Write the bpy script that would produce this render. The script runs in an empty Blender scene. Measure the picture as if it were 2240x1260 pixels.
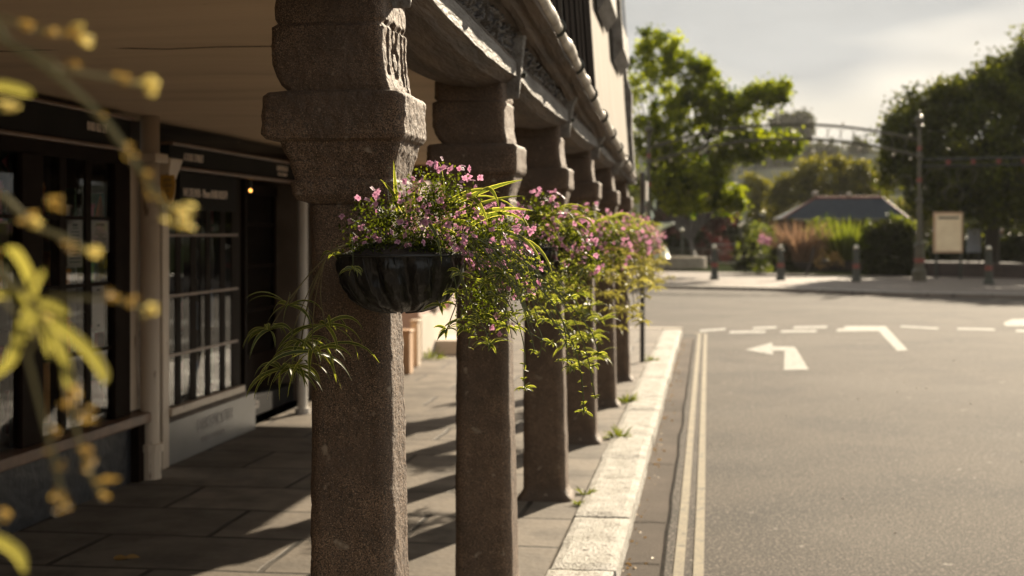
import bpy, math, random
import numpy as np
from mathutils import Vector, Matrix, noise as mnoise
R = math.radians
PI = math.pi
SC = bpy.context.scene
COL = SC.collection
random.seed(4); RNG = np.random.default_rng(4)

# ------------------------------------------------------------------ camera
FPX = 3111.0; CX = 1120.0; HY = 510.0; H = 1.6
TH = math.atan(430.0 / FPX)
cam = bpy.data.cameras.new("camera"); cam_o = bpy.data.objects.new("camera", cam); COL.objects.link(cam_o)
cam.lens = 50.0; cam.sensor_width = 36.0
cam.shift_y = -(630.0 - HY) / 2240.0
cam.clip_start = 0.05; cam.clip_end = 3000
cam_o.location = (0, 0, H); cam_o.rotation_euler = (R(90), 0, TH)
cam.dof.use_dof = True; cam.dof.focus_distance = 3.72; cam.dof.aperture_fstop = 3.9
SC.camera = cam_o
FW = Vector((-math.sin(TH), math.cos(TH), 0)); RT = Vector((math.cos(TH), math.sin(TH), 0))

def P(px, py, d):
    """world point seen at pixel (px,py) of the 2240-wide picture at camera depth d"""
    return Vector((0, 0, H)) + FW * d + RT * ((px - CX) / FPX * d) + Vector((0, 0, (HY - py) / FPX * d))
def G(px, py, z=0.0):
    d = (H - z) * FPX / (py - HY)
    p = P(px, py, d); p.z = z
    return p
def XatY(px, Y):
    u = (px - CX) / FPX
    return Y * (u - math.tan(TH)) / (1 + u * math.tan(TH))

# ------------------------------------------------------------------ world and sun
SUN_AZ, SUN_EL = R(19), R(24.5)
w = bpy.data.worlds.new("World"); SC.world = w; w.use_nodes = True
nt = w.node_tree; nt.nodes.clear()
out = nt.nodes.new("ShaderNodeOutputWorld"); bg = nt.nodes.new("ShaderNodeBackground")
sky = nt.nodes.new("ShaderNodeTexSky"); sky.sky_type = 'NISHITA'; sky.sun_disc = False
sky.sun_elevation = SUN_EL; sky.sun_rotation = SUN_AZ; sky.dust_density = 2.0
tc = nt.nodes.new("ShaderNodeTexCoord")
mp = nt.nodes.new("ShaderNodeMapping"); mp.inputs['Scale'].default_value = (3, 3, 10)
nz = nt.nodes.new("ShaderNodeTexNoise"); nz.inputs['Scale'].default_value = 1.6; nz.inputs['Detail'].default_value = 7; nz.inputs['Roughness'].default_value = .55
cr = nt.nodes.new("ShaderNodeValToRGB")
cr.color_ramp.elements[0].position = .38; cr.color_ramp.elements[0].color = (2.0, 2.0, 1.92, 1)
cr.color_ramp.elements[1].position = .62; cr.color_ramp.elements[1].color = (2.40, 2.38, 2.27, 1)
nz2 = nt.nodes.new("ShaderNodeTexNoise"); nz2.inputs['Scale'].default_value = .9; nz2.inputs['Detail'].default_value = 3
cr2 = nt.nodes.new("ShaderNodeValToRGB")
cr2.color_ramp.elements[0].position = .2; cr2.color_ramp.elements[0].color = (.85, .85, .85, 1)
cr2.color_ramp.elements[1].position = .5; cr2.color_ramp.elements[1].color = (1, 1, 1, 1)
mx = nt.nodes.new("ShaderNodeMix"); mx.data_type = 'RGBA'
L = nt.links.new
L(tc.outputs['Generated'], mp.inputs['Vector']); L(mp.outputs['Vector'], nz.inputs['Vector']); L(mp.outputs['Vector'], nz2.inputs['Vector'])
L(nz.outputs['Fac'], cr.inputs['Fac']); L(nz2.outputs['Fac'], cr2.inputs['Fac'])
L(cr2.outputs['Color'], mx.inputs['Factor']); L(sky.outputs['Color'], mx.inputs['A']); L(cr.outputs['Color'], mx.inputs['B'])
L(mx.outputs['Result'], bg.inputs['Color']); bg.inputs['Strength'].default_value = 0.10
L(bg.outputs['Background'], out.inputs['Surface'])
sl = bpy.data.lights.new("sun", 'SUN'); sl.energy = 4.8; sl.angle = R(.6); sl.color = (1, .85, .64)
so = bpy.data.objects.new("sun", sl); COL.objects.link(so)
sd = Vector((math.sin(SUN_AZ) * math.cos(SUN_EL), math.cos(SUN_AZ) * math.cos(SUN_EL), math.sin(SUN_EL)))
so.rotation_euler = sd.to_track_quat('Z', 'Y').to_euler(); so.location = (5, 5, 12)
SC.view_settings.view_transform = 'Standard'; SC.view_settings.look = 'None'
SC.view_settings.exposure = 1.5; SC.view_settings.gamma = 1.0

# ------------------------------------------------------------------ materials
def new_mat(name):
    m = bpy.data.materials.new(name); m.use_nodes = True
    return m, m.node_tree, m.node_tree.nodes['Principled BSDF']
def c4(c): return (c[0], c[1], c[2], 1)
def ramp(nt, fac, stops):
    r = nt.nodes.new("ShaderNodeValToRGB"); e = r.color_ramp.elements
    while len(e) < len(stops): e.new(.5)
    for i, (p, c) in enumerate(stops): e[i].position = p; e[i].color = c4(c)
    nt.links.new(fac, r.inputs['Fac']); return r.outputs['Color']
def pm(name, c1, c2=None, scale=4, rough=.6, bump=0, bscale=30, metal=0, spec=.5, stretch=(1, 1, 1), speck=None, detail=6, coat=0, bdist=.01):
    m, nt, b = new_mat(name); L = nt.links.new
    t = nt.nodes.new("ShaderNodeTexCoord"); mp = nt.nodes.new("ShaderNodeMapping"); mp.inputs['Scale'].default_value = stretch
    L(t.outputs['Object'], mp.inputs['Vector'])
    n = nt.nodes.new("ShaderNodeTexNoise"); n.inputs['Scale'].default_value = scale; n.inputs['Detail'].default_value = detail
    L(mp.outputs['Vector'], n.inputs['Vector'])
    c2 = c2 or tuple(v * .7 for v in c1)
    col = ramp(nt, n.outputs['Fac'], [(.35, c2), (.65, c1)])
    for s in (speck or []):
        sc, ssc, lo, hi = s
        n2 = nt.nodes.new("ShaderNodeTexNoise"); n2.inputs['Scale'].default_value = ssc; n2.inputs['Detail'].default_value = 2
        L(mp.outputs['Vector'], n2.inputs['Vector'])
        f = ramp(nt, n2.outputs['Fac'], [(lo, (0, 0, 0)), (hi, (1, 1, 1))])
        mx = nt.nodes.new("ShaderNodeMix"); mx.data_type = 'RGBA'
        L(f, mx.inputs['Factor']); L(col, mx.inputs['A']); mx.inputs['B'].default_value = c4(sc)
        col = mx.outputs['Result']
    L(col, b.inputs['Base Color'])
    b.inputs['Roughness'].default_value = rough; b.inputs['Metallic'].default_value = metal
    b.inputs['Specular IOR Level'].default_value = spec
    if coat: b.inputs['Coat Weight'].default_value = coat; b.inputs['Coat Roughness'].default_value = .08
    if bump:
        n3 = nt.nodes.new("ShaderNodeTexNoise"); n3.inputs['Scale'].default_value = bscale; n3.inputs['Detail'].default_value = 5
        L(mp.outputs['Vector'], n3.inputs['Vector'])
        bp = nt.nodes.new("ShaderNodeBump"); bp.inputs['Strength'].default_value = bump; bp.inputs['Distance'].default_value = bdist
        L(n3.outputs['Fac'], bp.inputs['Height']); L(bp.outputs['Normal'], b.inputs['Normal'])
    return m
def leaf_mat(name, c_dark, c_light, trans=.5, rough=.5, tcol=None, edge=None, spec=.2):
    """thin leaf: vertex attribute 'Col' red = tone, green = pale margin"""
    m, nt, b = new_mat(name); L = nt.links.new
    a = nt.nodes.new("ShaderNodeAttribute"); a.attribute_name = "Col"
    sp = nt.nodes.new("ShaderNodeSeparateColor"); L(a.outputs['Color'], sp.inputs['Color'])
    col = ramp(nt, sp.outputs['Red'], [(0, c_dark), (1, c_light)])
    if edge:
        f = ramp(nt, sp.outputs['Green'], [(.35, (0, 0, 0)), (.75, (1, 1, 1))])
        mx = nt.nodes.new("ShaderNodeMix"); mx.data_type = 'RGBA'; L(f, mx.inputs['Factor']); L(col, mx.inputs['A']); mx.inputs['B'].default_value = c4(edge)
        col = mx.outputs['Result']
    L(col, b.inputs['Base Color']); b.inputs['Roughness'].default_value = rough; b.inputs['Specular IOR Level'].default_value = spec
    tr = nt.nodes.new("ShaderNodeBsdfTranslucent")
    hs = nt.nodes.new("ShaderNodeMix"); hs.data_type = 'RGBA'; hs.blend_type = 'MULTIPLY'; hs.inputs['Factor'].default_value = 1
    L(col, hs.inputs['A']); hs.inputs['B'].default_value = c4(tcol or (2.2, 2.0, .5)); L(hs.outputs['Result'], tr.inputs['Color'])
    ms = nt.nodes.new("ShaderNodeMixShader"); ms.inputs['Fac'].default_value = trans
    L(b.outputs['BSDF'], ms.inputs[1]); L(tr.outputs['BSDF'], ms.inputs[2])
    L(ms.outputs['Shader'], nt.nodes['Material Output'].inputs['Surface'])
    return m
def glass_mat(name, tint=(.9, .92, .92), refl=.5):
    m, nt, b = new_mat(name); nt.nodes.remove(b); L = nt.links.new
    t = nt.nodes.new("ShaderNodeBsdfTransparent"); t.inputs['Color'].default_value = c4(tint)
    g = nt.nodes.new("ShaderNodeBsdfGlossy"); g.inputs['Roughness'].default_value = .02; g.inputs['Color'].default_value = (refl, refl, refl, 1)
    f = nt.nodes.new("ShaderNodeFresnel"); f.inputs['IOR'].default_value = 1.65
    ms = nt.nodes.new("ShaderNodeMixShader"); L(f.outputs['Fac'], ms.inputs['Fac']); L(t.outputs['BSDF'], ms.inputs[1]); L(g.outputs['BSDF'], ms.inputs[2])
    L(ms.outputs['Shader'], nt.nodes['Material Output'].inputs['Surface'])
    return m
def slab_mat(name, c1, c2, c3):
    m, nt, b = new_mat(name); L = nt.links.new
    t = nt.nodes.new("ShaderNodeTexCoord")
    dis = nt.nodes.new("ShaderNodeTexNoise"); dis.inputs['Scale'].default_value = 1.3; L(t.outputs['Object'], dis.inputs['Vector'])
    add = nt.nodes.new("ShaderNodeMixRGB"); add.blend_type = 'LINEAR_LIGHT'; add.inputs['Fac'].default_value = .03
    L(t.outputs['Object'], add.inputs['Color1']); L(dis.outputs['Color'], add.inputs['Color2'])
    br = nt.nodes.new("ShaderNodeTexBrick"); br.inputs['Scale'].default_value = 1
    br.inputs['Brick Width'].default_value = 1.05; br.inputs['Row Height'].default_value = .72; br.inputs['Mortar Size'].default_value = .019
    br.inputs['Color1'].default_value = c4(c1); br.inputs['Color2'].default_value = c4(c2); br.inputs['Mortar'].default_value = (.035, .03, .024, 1)
    br.inputs['Mortar Smooth'].default_value = .3
    L(add.outputs['Color'], br.inputs['Vector'])
    n = nt.nodes.new("ShaderNodeTexNoise"); n.inputs['Scale'].default_value = 2.6; n.inputs['Detail'].default_value = 9; n.inputs['Roughness'].default_value = .65; L(t.outputs['Object'], n.inputs['Vector'])
    f = ramp(nt, n.outputs['Fac'], [(.42, (0, 0, 0)), (.7, (1, 1, 1))])
    mx = nt.nodes.new("ShaderNodeMix"); mx.data_type = 'RGBA'; L(f, mx.inputs['Factor']); L(br.outputs['Color'], mx.inputs['A']); mx.inputs['B'].default_value = c4(c3)
    L(mx.outputs['Result'], b.inputs['Base Color'])
    n2 = nt.nodes.new("ShaderNodeTexNoise"); n2.inputs['Scale'].default_value = 25; n2.inputs['Detail'].default_value = 8; L(t.outputs['Object'], n2.inputs['Vector'])
    mh = nt.nodes.new("ShaderNodeMath"); mh.operation = 'MULTIPLY_ADD'; L(br.outputs['Fac'], mh.inputs[0]); mh.inputs[1].default_value = -1.6; L(n2.outputs['Fac'], mh.inputs[2])
    bp = nt.nodes.new("ShaderNodeBump"); bp.inputs['Strength'].default_value = .4; bp.inputs['Distance'].default_value = .009
    L(mh.outputs['Value'], bp.inputs['Height']); L(bp.outputs['Normal'], b.inputs['Normal'])
    rr = ramp(nt, n.outputs['Fac'], [(.3, (.55, .55, .55)), (.7, (.75, .75, .75))]); L(rr, b.inputs['Roughness']); b.inputs['Specular IOR Level'].default_value = .12
    return m
def emit_mat(name, c, s):
    m, nt, b = new_mat(name); b.inputs['Emission Color'].default_value = c4(c); b.inputs['Emission Strength'].default_value = s
    return m

M = {}
M['granite'] = pm('granite', (.165, .104, .064), (.090, .056, .034), 14, .75, .9, 95, speck=[((.040, .028, .020), 240, .48, .57), ((.34, .235, .15), 310, .59, .67), ((.075, .05, .034), 2.4, .52, .70), ((.24, .19, .14), 21, .69, .77)], bdist=.006)
M['slab'] = slab_mat('flagstone', (.215, .183, .147), (.145, .124, .10), (.09, .077, .063))
M['asphalt'] = pm('asphalt', (.086, .071, .057), (.055, .046, .037), .5, .9, 1.0, 90, spec=.16, speck=[((.044, .038, .033), .9, .46, .66), ((.098, .084, .070), .35, .50, .70), ((.185, .156, .128), 58, .54, .63), ((.018, .0155, .0135), 66, .53, .62), ((.30, .27, .23), 9, .735, .76)], bdist=.008)
M['asphalt2'] = pm('asphalt_channel', (.105, .083, .067), (.068, .055, .045), 1.4, .95, .8, 110, spec=.12, speck=[((.18, .15, .12), 150, .58, .72)], bdist=.008)
M['kerb'] = pm('kerb_granite', (.52, .495, .45), (.36, .34, .295), 6, .85, 1.0, 60, speck=[((.12, .10, .085), 55, .60, .68), ((.60, .57, .52), 90, .58, .7), ((.10, .085, .07), 22, .66, .72)], bdist=.02, spec=.2)
M['tar'] = pm('tar_seam', (.035, .030, .026), (.022, .019, .017), 9, 1.0, spec=.02)
M['yellow'] = pm('yellow_line_paint', (.25, .212, .14), (.20, .168, .112), 9, .9, .4, 120, speck=[((.10, .088, .072), 12, .60, .70), ((.09, .08, .065), 60, .58, .68)])
M['white'] = pm('road_marking_paint', (.34, .33, .30), (.27, .26, .235), 8, .9, .4, 120, speck=[((.10, .09, .08), 16, .57, .68), ((.08, .07, .06), 60, .56, .66)])
M['paver'] = slab_mat('far_paving', (.20, .165, .14), (.18, .15, .125), (.16, .135, .115))
M['grass'] = pm('park_ground', (.035, .042, .02), (.025, .03, .015), 1.5, 1.0, spec=0)
M['ceiling'] = pm('ceiling_plaster', (.58, .44, .30), (.52, .39, .265), 2.2, .8, .25, 9, bdist=.02, stretch=(.4, 2.5, 1), speck=[((.20, .14, .09), 38, .72, .76), ((.44, .325, .22), 1.1, .52, .7)])
M['oldwood'] = pm('old_oak', (.115, .078, .050), (.050, .034, .023), 7, .75, .9, 30, stretch=(2, .25, 2), bdist=.02)
M['greywood'] = pm('weathered_painted_oak', (.225, .21, .19), (.125, .11, .095), 5, .7, .9, 24, stretch=(3, .6, 3), speck=[((.12, .1, .08), 18, .64, .7)], bdist=.015)
M['carved'] = pm('carved_oak', (.055, .042, .034), (.018, .014, .011), 40, .42, .8, 70, bdist=.01)
M['gutter'] = pm('gutter_paint', (.46, .42, .36), (.20, .165, .13), 6, .45, .5, 14, speck=[((.25, .2, .15), 22, .66, .73)], bdist=.02)
M['plaster'] = pm('lime_plaster', (.245, .212, .172), (.205, .176, .14), 2, .9, .3, 7, stretch=(1, 1, .5), bdist=.02)
M['blackwood'] = pm('black_timber', (.018, .016, .015), (.01, .009, .009), 6, .85, .5, 20, stretch=(3, 3, .3), spec=0)
M['frame'] = pm('shop_joinery', (.016, .010, .007), (.010, .006, .004), 6, .6, .2, 30, spec=.02)
M['trim'] = pm('brown_moulding', (.16, .085, .048), (.10, .055, .03), 8, .45)
M['fascia'] = pm('charcoal_sign_board', (.026, .0245, .0235), (.021, .020, .019), 3, .8, spec=.04)
M['letter'] = pm('sign_lettering', (.85, .74, .64), (.78, .67, .58), 5, .8)
M['dimletter'] = pm('faded_lettering', (.36, .33, .30), (.30, .27, .25), 5, .7, spec=.2)
M['cream'] = pm('cream_paint', (.56, .46, .35), (.44, .35, .26), 3, .5, .3, 12, stretch=(1, 1, .3), speck=[((.2, .14, .1), 16, .68, .74)])
M['whitepaint'] = pm('white_paint', (.6, .575, .53), (.52, .49, .45), 4, .45)
M['slate'] = pm('dark_stall_riser', (.02, .021, .025), (.012, .012, .014), 6, .5, .6, 10, bdist=.02)
M['panel'] = pm('reflective_panel', (.19, .18, .165), (.165, .155, .14), 3, .42, spec=.3)
M['glass'] = glass_mat('shop_glass')
M['interior'] = pm('shop_interior', (.13, .10, .075), (.08, .06, .045), 3, .9)
M['paper'] = pm('paper', (.42, .37, .33), (.38, .34, .3), 6, .8)
M['ink'] = pm('printed_ink', (.06, .055, .05), None, 5, .8)
M['orange'] = pm('orange_cloth', (.55, .15, .03), (.45, .12, .02), 6, .8)
M['pinkcloth'] = pm('red_cloth', (.45, .10, .10), (.35, .08, .08), 6, .8)
M['signyellow'] = pm('yellow_sign_paint', (.50, .27, .02), (.42, .22, .02), 6, .5)
M['bulb'] = emit_mat('warm_lamp', (1, .42, .08), 1.6)
M['liner'] = pm('black_basket_liner', (.008, .0075, .007), (.005, .0045, .0045), 12, .36, .6, 20, bdist=.03, spec=.4, stretch=(1, 1, .4))
M['wire'] = pm('black_wire', (.012, .012, .012), None, 8, .5)
M['soil'] = pm('soil', (.03, .02, .014), (.015, .01, .008), 30, .95, .8, 60)
M['leaf'] = leaf_mat('small_green_leaf', (.018, .028, .008), (.075, .09, .02), .5, tcol=(2.6, 2.5, .5))
M['spider'] = leaf_mat('striped_spider_leaf', (.026, .042, .013), (.085, .105, .026), .48, tcol=(2.6, 2.42, .75), edge=(.43, .44, .19), spec=.35)
M['paleleaf'] = leaf_mat('backlit_striped_leaf', (.14, .14, .04), (.24, .225, .075), .45, tcol=(1.7, 1.6, .8), edge=(.46, .42, .20), spec=.2)  # spider leaf with backlight put into a paler, yellower colour
M['stem'] = pm('plant_stem', (.10, .12, .04), (.07, .07, .03), 20, .6)
M['stem_red'] = pm('runner_stem', (.15, .13, .06), (.10, .075, .035), 20, .7, spec=.2)
M['stem_pale'] = pm('pale_olive_runner', (.24, .21, .11), (.17, .145, .07), 20, .75, spec=.15)
M['petal'] = leaf_mat('pink_petal', (.34, .09, .22), (.70, .43, .56), .4, tcol=(1.15, 1.0, 1.05))
M['paleflower'] = leaf_mat('pale_cream_flower', (.50, .43, .17), (.70, .63, .32), .45, tcol=(1.4, 1.3, .9))
M['bud'] = leaf_mat('amber_bud', (.36, .24, .08), (.48, .35, .13), .4, tcol=(1.3, 1.2, .7))
M['tree1'] = leaf_mat('backlit_tree_leaf', (.010, .021, .005), (.14, .16, .016), .54, tcol=(3.5, 3.4, .4), spec=.1)
M['tree2'] = leaf_mat('dark_tree_leaf', (.006, .010, .004), (.080, .098, .020), .4, tcol=(3.0, 2.6, .5), spec=.1)
M['tree3'] = leaf_mat('olive_tree_leaf', (.04, .046, .012), (.12, .12, .028), .5, tcol=(2.3, 2.0, .5), spec=.1)
M['purple'] = leaf_mat('purple_leaf', (.035, .012, .014), (.09, .03, .028), .3, tcol=(1.6, 1.0, .8))
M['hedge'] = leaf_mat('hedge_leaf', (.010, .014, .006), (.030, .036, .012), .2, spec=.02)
M['reed'] = leaf_mat('dry_grass_blade', (.16, .11, .075), (.30, .21, .15), .4, tcol=(1.3, 1.1, .9))
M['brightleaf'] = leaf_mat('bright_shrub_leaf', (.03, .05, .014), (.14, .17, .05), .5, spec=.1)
M['bark'] = pm('bark', (.06, .048, .036), (.035, .027, .02), 10, .9, .8, 20, stretch=(3, 3, .6))
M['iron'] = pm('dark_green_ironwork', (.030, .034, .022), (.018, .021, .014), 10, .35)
M['ironlit'] = pm('sunlit_green_ironwork', (.085, .076, .05), (.055, .05, .033), 10, .36, metal=.3)  # dark green iron of the arch, sunlight put into a brighter colour
M['redpaint'] = pm('red_enamel', (.20, .034, .02), (.15, .026, .016), 8, .4)
M['brassball'] = pm('polished_cap', (.75, .68, .55), None, 8, .12, metal=1)
M['roofslate'] = pm('blue_slate', (.045, .058, .08), (.035, .044, .062), 5, .9, .3, spec=.1, bscale=12, stretch=(1, 1, 3)) if 0 else pm('blue_slate', (.044, .052, .064), (.034, .040, .050), 5, .9, .3, 12, stretch=(1, 1, 3), spec=.1)
M['ridge'] = pm('red_ridge_tile', (.20, .06, .035), (.14, .04, .025), 5, .6)
M['fount'] = pm('pale_green_fountain_paint', (.72, .78, .70), (.55, .62, .55), 6, .4)
M['stone'] = pm('pale_stone', (.40, .34, .27), (.30, .25, .2), 4, .8, .4, 20)
M['boardwood'] = pm('notice_board_frame', (.55, .36, .22), (.46, .30, .18), 6, .6)
M['boardpaper'] = pm('notice_paper', (.86, .70, .46), (.76, .60, .38), 2.5, .7)
M['palepanel'] = pm('pale_blue_panel', (.40, .43, .48), (.32, .35, .40), 5, .5)
M['darkwall'] = pm('dark_brick', (.05, .034, .027), (.03, .02, .016), 6, .8, .5, 20)
M['benchwood'] = pm('dark_bench_wood', (.045, .030, .022), (.03, .02, .015), 8, .5)
M['hilltree'] = leaf_mat('hazed_leaf', (.045, .052, .034), (.085, .09, .055), .2, spec=.05)  # distance haze put into this paler leaf colour
M['hill'] = pm('wooded_hillside', (.062, .068, .055), (.042, .048, .040), .12, 1.0, detail=10, spec=0, speck=[((.08, .08, .06), .35, .55, .66)])
M['hillwall'] = pm('hill_house_render', (.26, .24, .22), (.22, .2, .19), 1, .8)
M['hillroof'] = pm('hill_house_roof', (.12, .09, .085), (.09, .07, .065), 1, .7)
M['pinkwall'] = pm('pink_render', (.40, .29, .25), (.34, .25, .21), 2, .8, .3, 9)
M['palewall'] = pm('pale_render', (.55, .48, .40), (.48, .41, .34), 2, .8, .3, 9)
M['skin'] = pm('skin', (.42, .25, .18), None, 8, .6)
M['coat'] = pm('navy_coat', (.014, .016, .026), None, 8, .8)
M['trousers'] = pm('dark_trousers', (.03, .035, .05), None, 8, .8)
M['hair'] = pm('grey_hair', (.2, .19, .18), None, 8, .8)
M['carwhite'] = pm('white_car_paint', (.72, .72, .70), None, 3, .25, coat=.8)
M['carred'] = pm('red_car_paint', (.38, .05, .04), None, 3, .25, coat=.8)
M['carglass'] = pm('dark_car_glass', (.02, .022, .025), None, 3, .06)
M['rubber'] = pm('rubber', (.015, .015, .015), None, 5, .8)
M['rim'] = pm('wheel_rim', (.45, .45, .45), None, 5, .3, metal=.8)
M['weed'] = leaf_mat('weed_leaf', (.05, .07, .015), (.14, .17, .03), .4)
M['deadleaf'] = leaf_mat('fallen_leaf', (.26, .16, .06), (.36, .24, .09), .3, tcol=(1.2, 1, .6))
M['signgrey'] = pm('grey_pole_paint', (.035, .033, .032), None, 8, .4)

# ------------------------------------------------------------------ object helpers
def tag(o, label=None, cat=None, group=None, kind=None):
    if label: o['label'] = label
    if cat: o['category'] = cat
    if group: o['group'] = group
    if kind: o['kind'] = kind
    return o
def empty(name, loc=(0, 0, 0), rz=0):
    o = bpy.data.objects.new(name, None); COL.objects.link(o); o.location = loc; o.rotation_euler = (0, 0, rz); o.empty_display_size = .1
    return o
class MB:
    def __init__(s): s.v = []; s.f = []; s.c = []; s.hascol = False
    def add(s, vs, fs, col=None):
        n = len(s.v); s.v += [tuple(v) for v in vs]; s.f += [tuple(i + n for i in f) for f in fs]
        if col is None: s.c += [(.5, 0, 0)] * len(vs)
        else:
            s.hascol = True
            s.c += list(col) if isinstance(col, list) else [col] * len(vs)
        return s
    def box(s, a, b):
        x0, y0, z0 = a; x1, y1, z1 = b
        return s.add([(x0, y0, z0), (x1, y0, z0), (x1, y1, z0), (x0, y1, z0), (x0, y0, z1), (x1, y0, z1), (x1, y1, z1), (x0, y1, z1)],
                     [(3, 2, 1, 0), (4, 5, 6, 7), (0, 1, 5, 4), (1, 2, 6, 5), (2, 3, 7, 6), (3, 0, 4, 7)])
    def prism(s, poly, d):
        """poly: list of 3d points (planar), extruded by vector d"""
        n = len(poly); d = Vector(d); a = [Vector(p) for p in poly]; b = [p + d for p in a]
        fs = [tuple(range(n - 1, -1, -1)), tuple(range(n, 2 * n))] + [(i, (i + 1) % n, n + (i + 1) % n, n + i) for i in range(n)]
        return s.add(a + b, fs)
    def tube(s, pts, r, n=8, cap=True, col=None):
        pts = [Vector(p) for p in pts]; k = len(pts); rs = r if isinstance(r, (list, tuple)) else [r] * k
        vs = []; up = None
        for i, p in enumerate(pts):
            t = (pts[min(i + 1, k - 1)] - pts[max(i - 1, 0)]).normalized()
            if up is None:
                up = t.orthogonal().normalized()
            else:
                up = (up - t * up.dot(t)); up = up.normalized() if up.length > 1e-6 else t.orthogonal().normalized()
            bi = t.cross(up)
            for j in range(n):
                a = 2 * PI * j / n; vs.append(p + (up * math.cos(a) + bi * math.sin(a)) * rs[i])
        fs = []
        for i in range(k - 1):
            for j in range(n):
                fs.append((i * n + j, i * n + (j + 1) % n, (i + 1) * n + (j + 1) % n, (i + 1) * n + j))
        if cap: fs += [tuple(range(n - 1, -1, -1)), tuple((k - 1) * n + j for j in range(n))]
        return s.add(vs, fs, col)
    def lathe(s, prof, c=(0, 0, 0), n=20, fn=None):
        vs = []; fs = []; k = len(prof)
        for i, (r, z) in enumerate(prof):
            for j in range(n):
                a = 2 * PI * j / n; q = r * (fn(a, i / (k - 1)) if fn else 1)
                vs.append((c[0] + q * math.cos(a), c[1] + q * math.sin(a), c[2] + z))
        for i in range(k - 1):
            for j in range(n): fs.append((i * n + j, i * n + (j + 1) % n, (i + 1) * n + (j + 1) % n, (i + 1) * n + j))
        fs += [tuple(range(n - 1, -1, -1)), tuple((k - 1) * n + j for j in range(n))]
        return s.add(vs, fs)
    def ball(s, c, r, n=10, m=7, sz=1):
        prof = [(max(1e-4, r * math.sin(PI * i / m)), -r * sz * math.cos(PI * i / m)) for i in range(m + 1)]
        return s.lathe(prof, c, n)
    def build(s, name, mat, parent=None, smooth=False, world=True, bevel=0):
        me = bpy.data.meshes.new(name)
        off = Vector((0, 0, 0))
        if parent is not None and world:
            q = parent
            while q is not None: off += Vector(q.location); q = q.parent
        me.from_pydata([Vector(v) - off for v in s.v], [], s.f)
        if s.hascol:
            a = me.color_attributes.new("Col", 'FLOAT_COLOR', 'POINT')
            a.data.foreach_set("color", np.array([(c[0], c[1], c[2], 1) for c in s.c], dtype=np.float32).ravel())
        me.materials.append(mat)
        if smooth: me.polygons.foreach_set("use_smooth", [True] * len(me.polygons))
        me.update()
        o = bpy.data.objects.new(name, me); COL.objects.link(o)
        if parent is not None: o.parent = parent
        if bevel:
            bv = o.modifiers.new("bevel", 'BEVEL'); bv.width = bevel; bv.segments = 2; bv.limit_method = 'ANGLE'
        return o
def npmesh(name, V, F, col, mat, parent=None, origin=(0, 0, 0)):
    """V (n,3) array, F (m,k) array of one face size, col (n,3)"""
    me = bpy.data.meshes.new(name)
    V = np.asarray(V, dtype=np.float32) - np.asarray(origin, dtype=np.float32)
    me.vertices.add(len(V)); me.vertices.foreach_set("co", V.ravel())
    k = F.shape[1]
    me.loops.add(F.size); me.loops.foreach_set("vertex_index", F.astype(np.int32).ravel())
    me.polygons.add(len(F)); me.polygons.foreach_set("loop_start", np.arange(0, F.size, k, dtype=np.int32))
    me.update(calc_edges=True)
    a = me.color_attributes.new("Col", 'FLOAT_COLOR', 'POINT')
    a.data.foreach_set("color", np.concatenate([col, np.ones((len(col), 1))], 1).astype(np.float32).ravel())
    me.materials.append(mat)
    o = bpy.data.objects.new(name, me); COL.objects.link(o)
    if parent is not None: o.parent = parent
    return o
def leaf_arrays(C, size, tone, asp=.5, droop=.2, rng=RNG, dirs=None):
    """folded diamond leaves at points C"""
    n = len(C)
    d = rng.normal(size=(n, 3)) if dirs is None else dirs + rng.normal(size=(n, 3)) * .35
    d[:, 2] -= droop; d /= np.linalg.norm(d, axis=1, keepdims=True)
    u = rng.normal(size=(n, 3)); u -= d * (u * d).sum(1, keepdims=True); u /= np.linalg.norm(u, axis=1, keepdims=True)
    nn = np.cross(d, u); s = np.asarray(size).reshape(-1, 1) * np.ones((n, 1))
    a = C; b = C + d * s * .5 + u * s * asp * .5 + nn * s * .12; c = C + d * s; e = C + d * s * .5 - u * s * asp * .5 + nn * s * .12
    V = np.stack([a, b, c, e], 1).reshape(-1, 3)
    i = np.arange(n) * 4
    F = np.concatenate([np.stack([i, i + 1, i + 2], 1), np.stack([i, i + 2, i + 3], 1)], 0)
    col = np.repeat(np.stack([tone, np.zeros(n), np.zeros(n)], 1), 4, 0)
    return V, F, col
def unit(n, rng=RNG):
    v = rng.normal(size=(n, 3)); return v / np.linalg.norm(v, axis=1, keepdims=True)
def text_mesh(name, s, size, loc, rot, mat, parent=None, sx=.55, depth=.002, align='LEFT'):
    cu = bpy.data.curves.new(name, 'FONT'); cu.body = s; cu.size = size; cu.extrude = depth; cu.align_x = align; cu.align_y = 'CENTER'
    t = bpy.data.objects.new(name, cu); COL.objects.link(t)
    bpy.context.view_layer.update()
    me = bpy.data.meshes.new_from_object(t.evaluated_get(bpy.context.evaluated_depsgraph_get()))
    bpy.data.objects.remove(t)
    me.transform(Matrix.Diagonal((sx, 1, 1, 1)))
    me.materials.clear(); me.materials.append(mat)
    o = bpy.data.objects.new(name, me); COL.objects.link(o)
    off = Vector((0, 0, 0)); q = parent
    while q is not None: off += Vector(q.location); q = q.parent
    o.location = Vector(loc) - off; o.rotation_euler = rot
    if parent is not None: o.parent = parent
    return o
def fbm(p, o=4): return mnoise.fractal(p, 1.0, 2.0, o)
def struct(o): o['kind'] = 'structure'; return o

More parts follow.
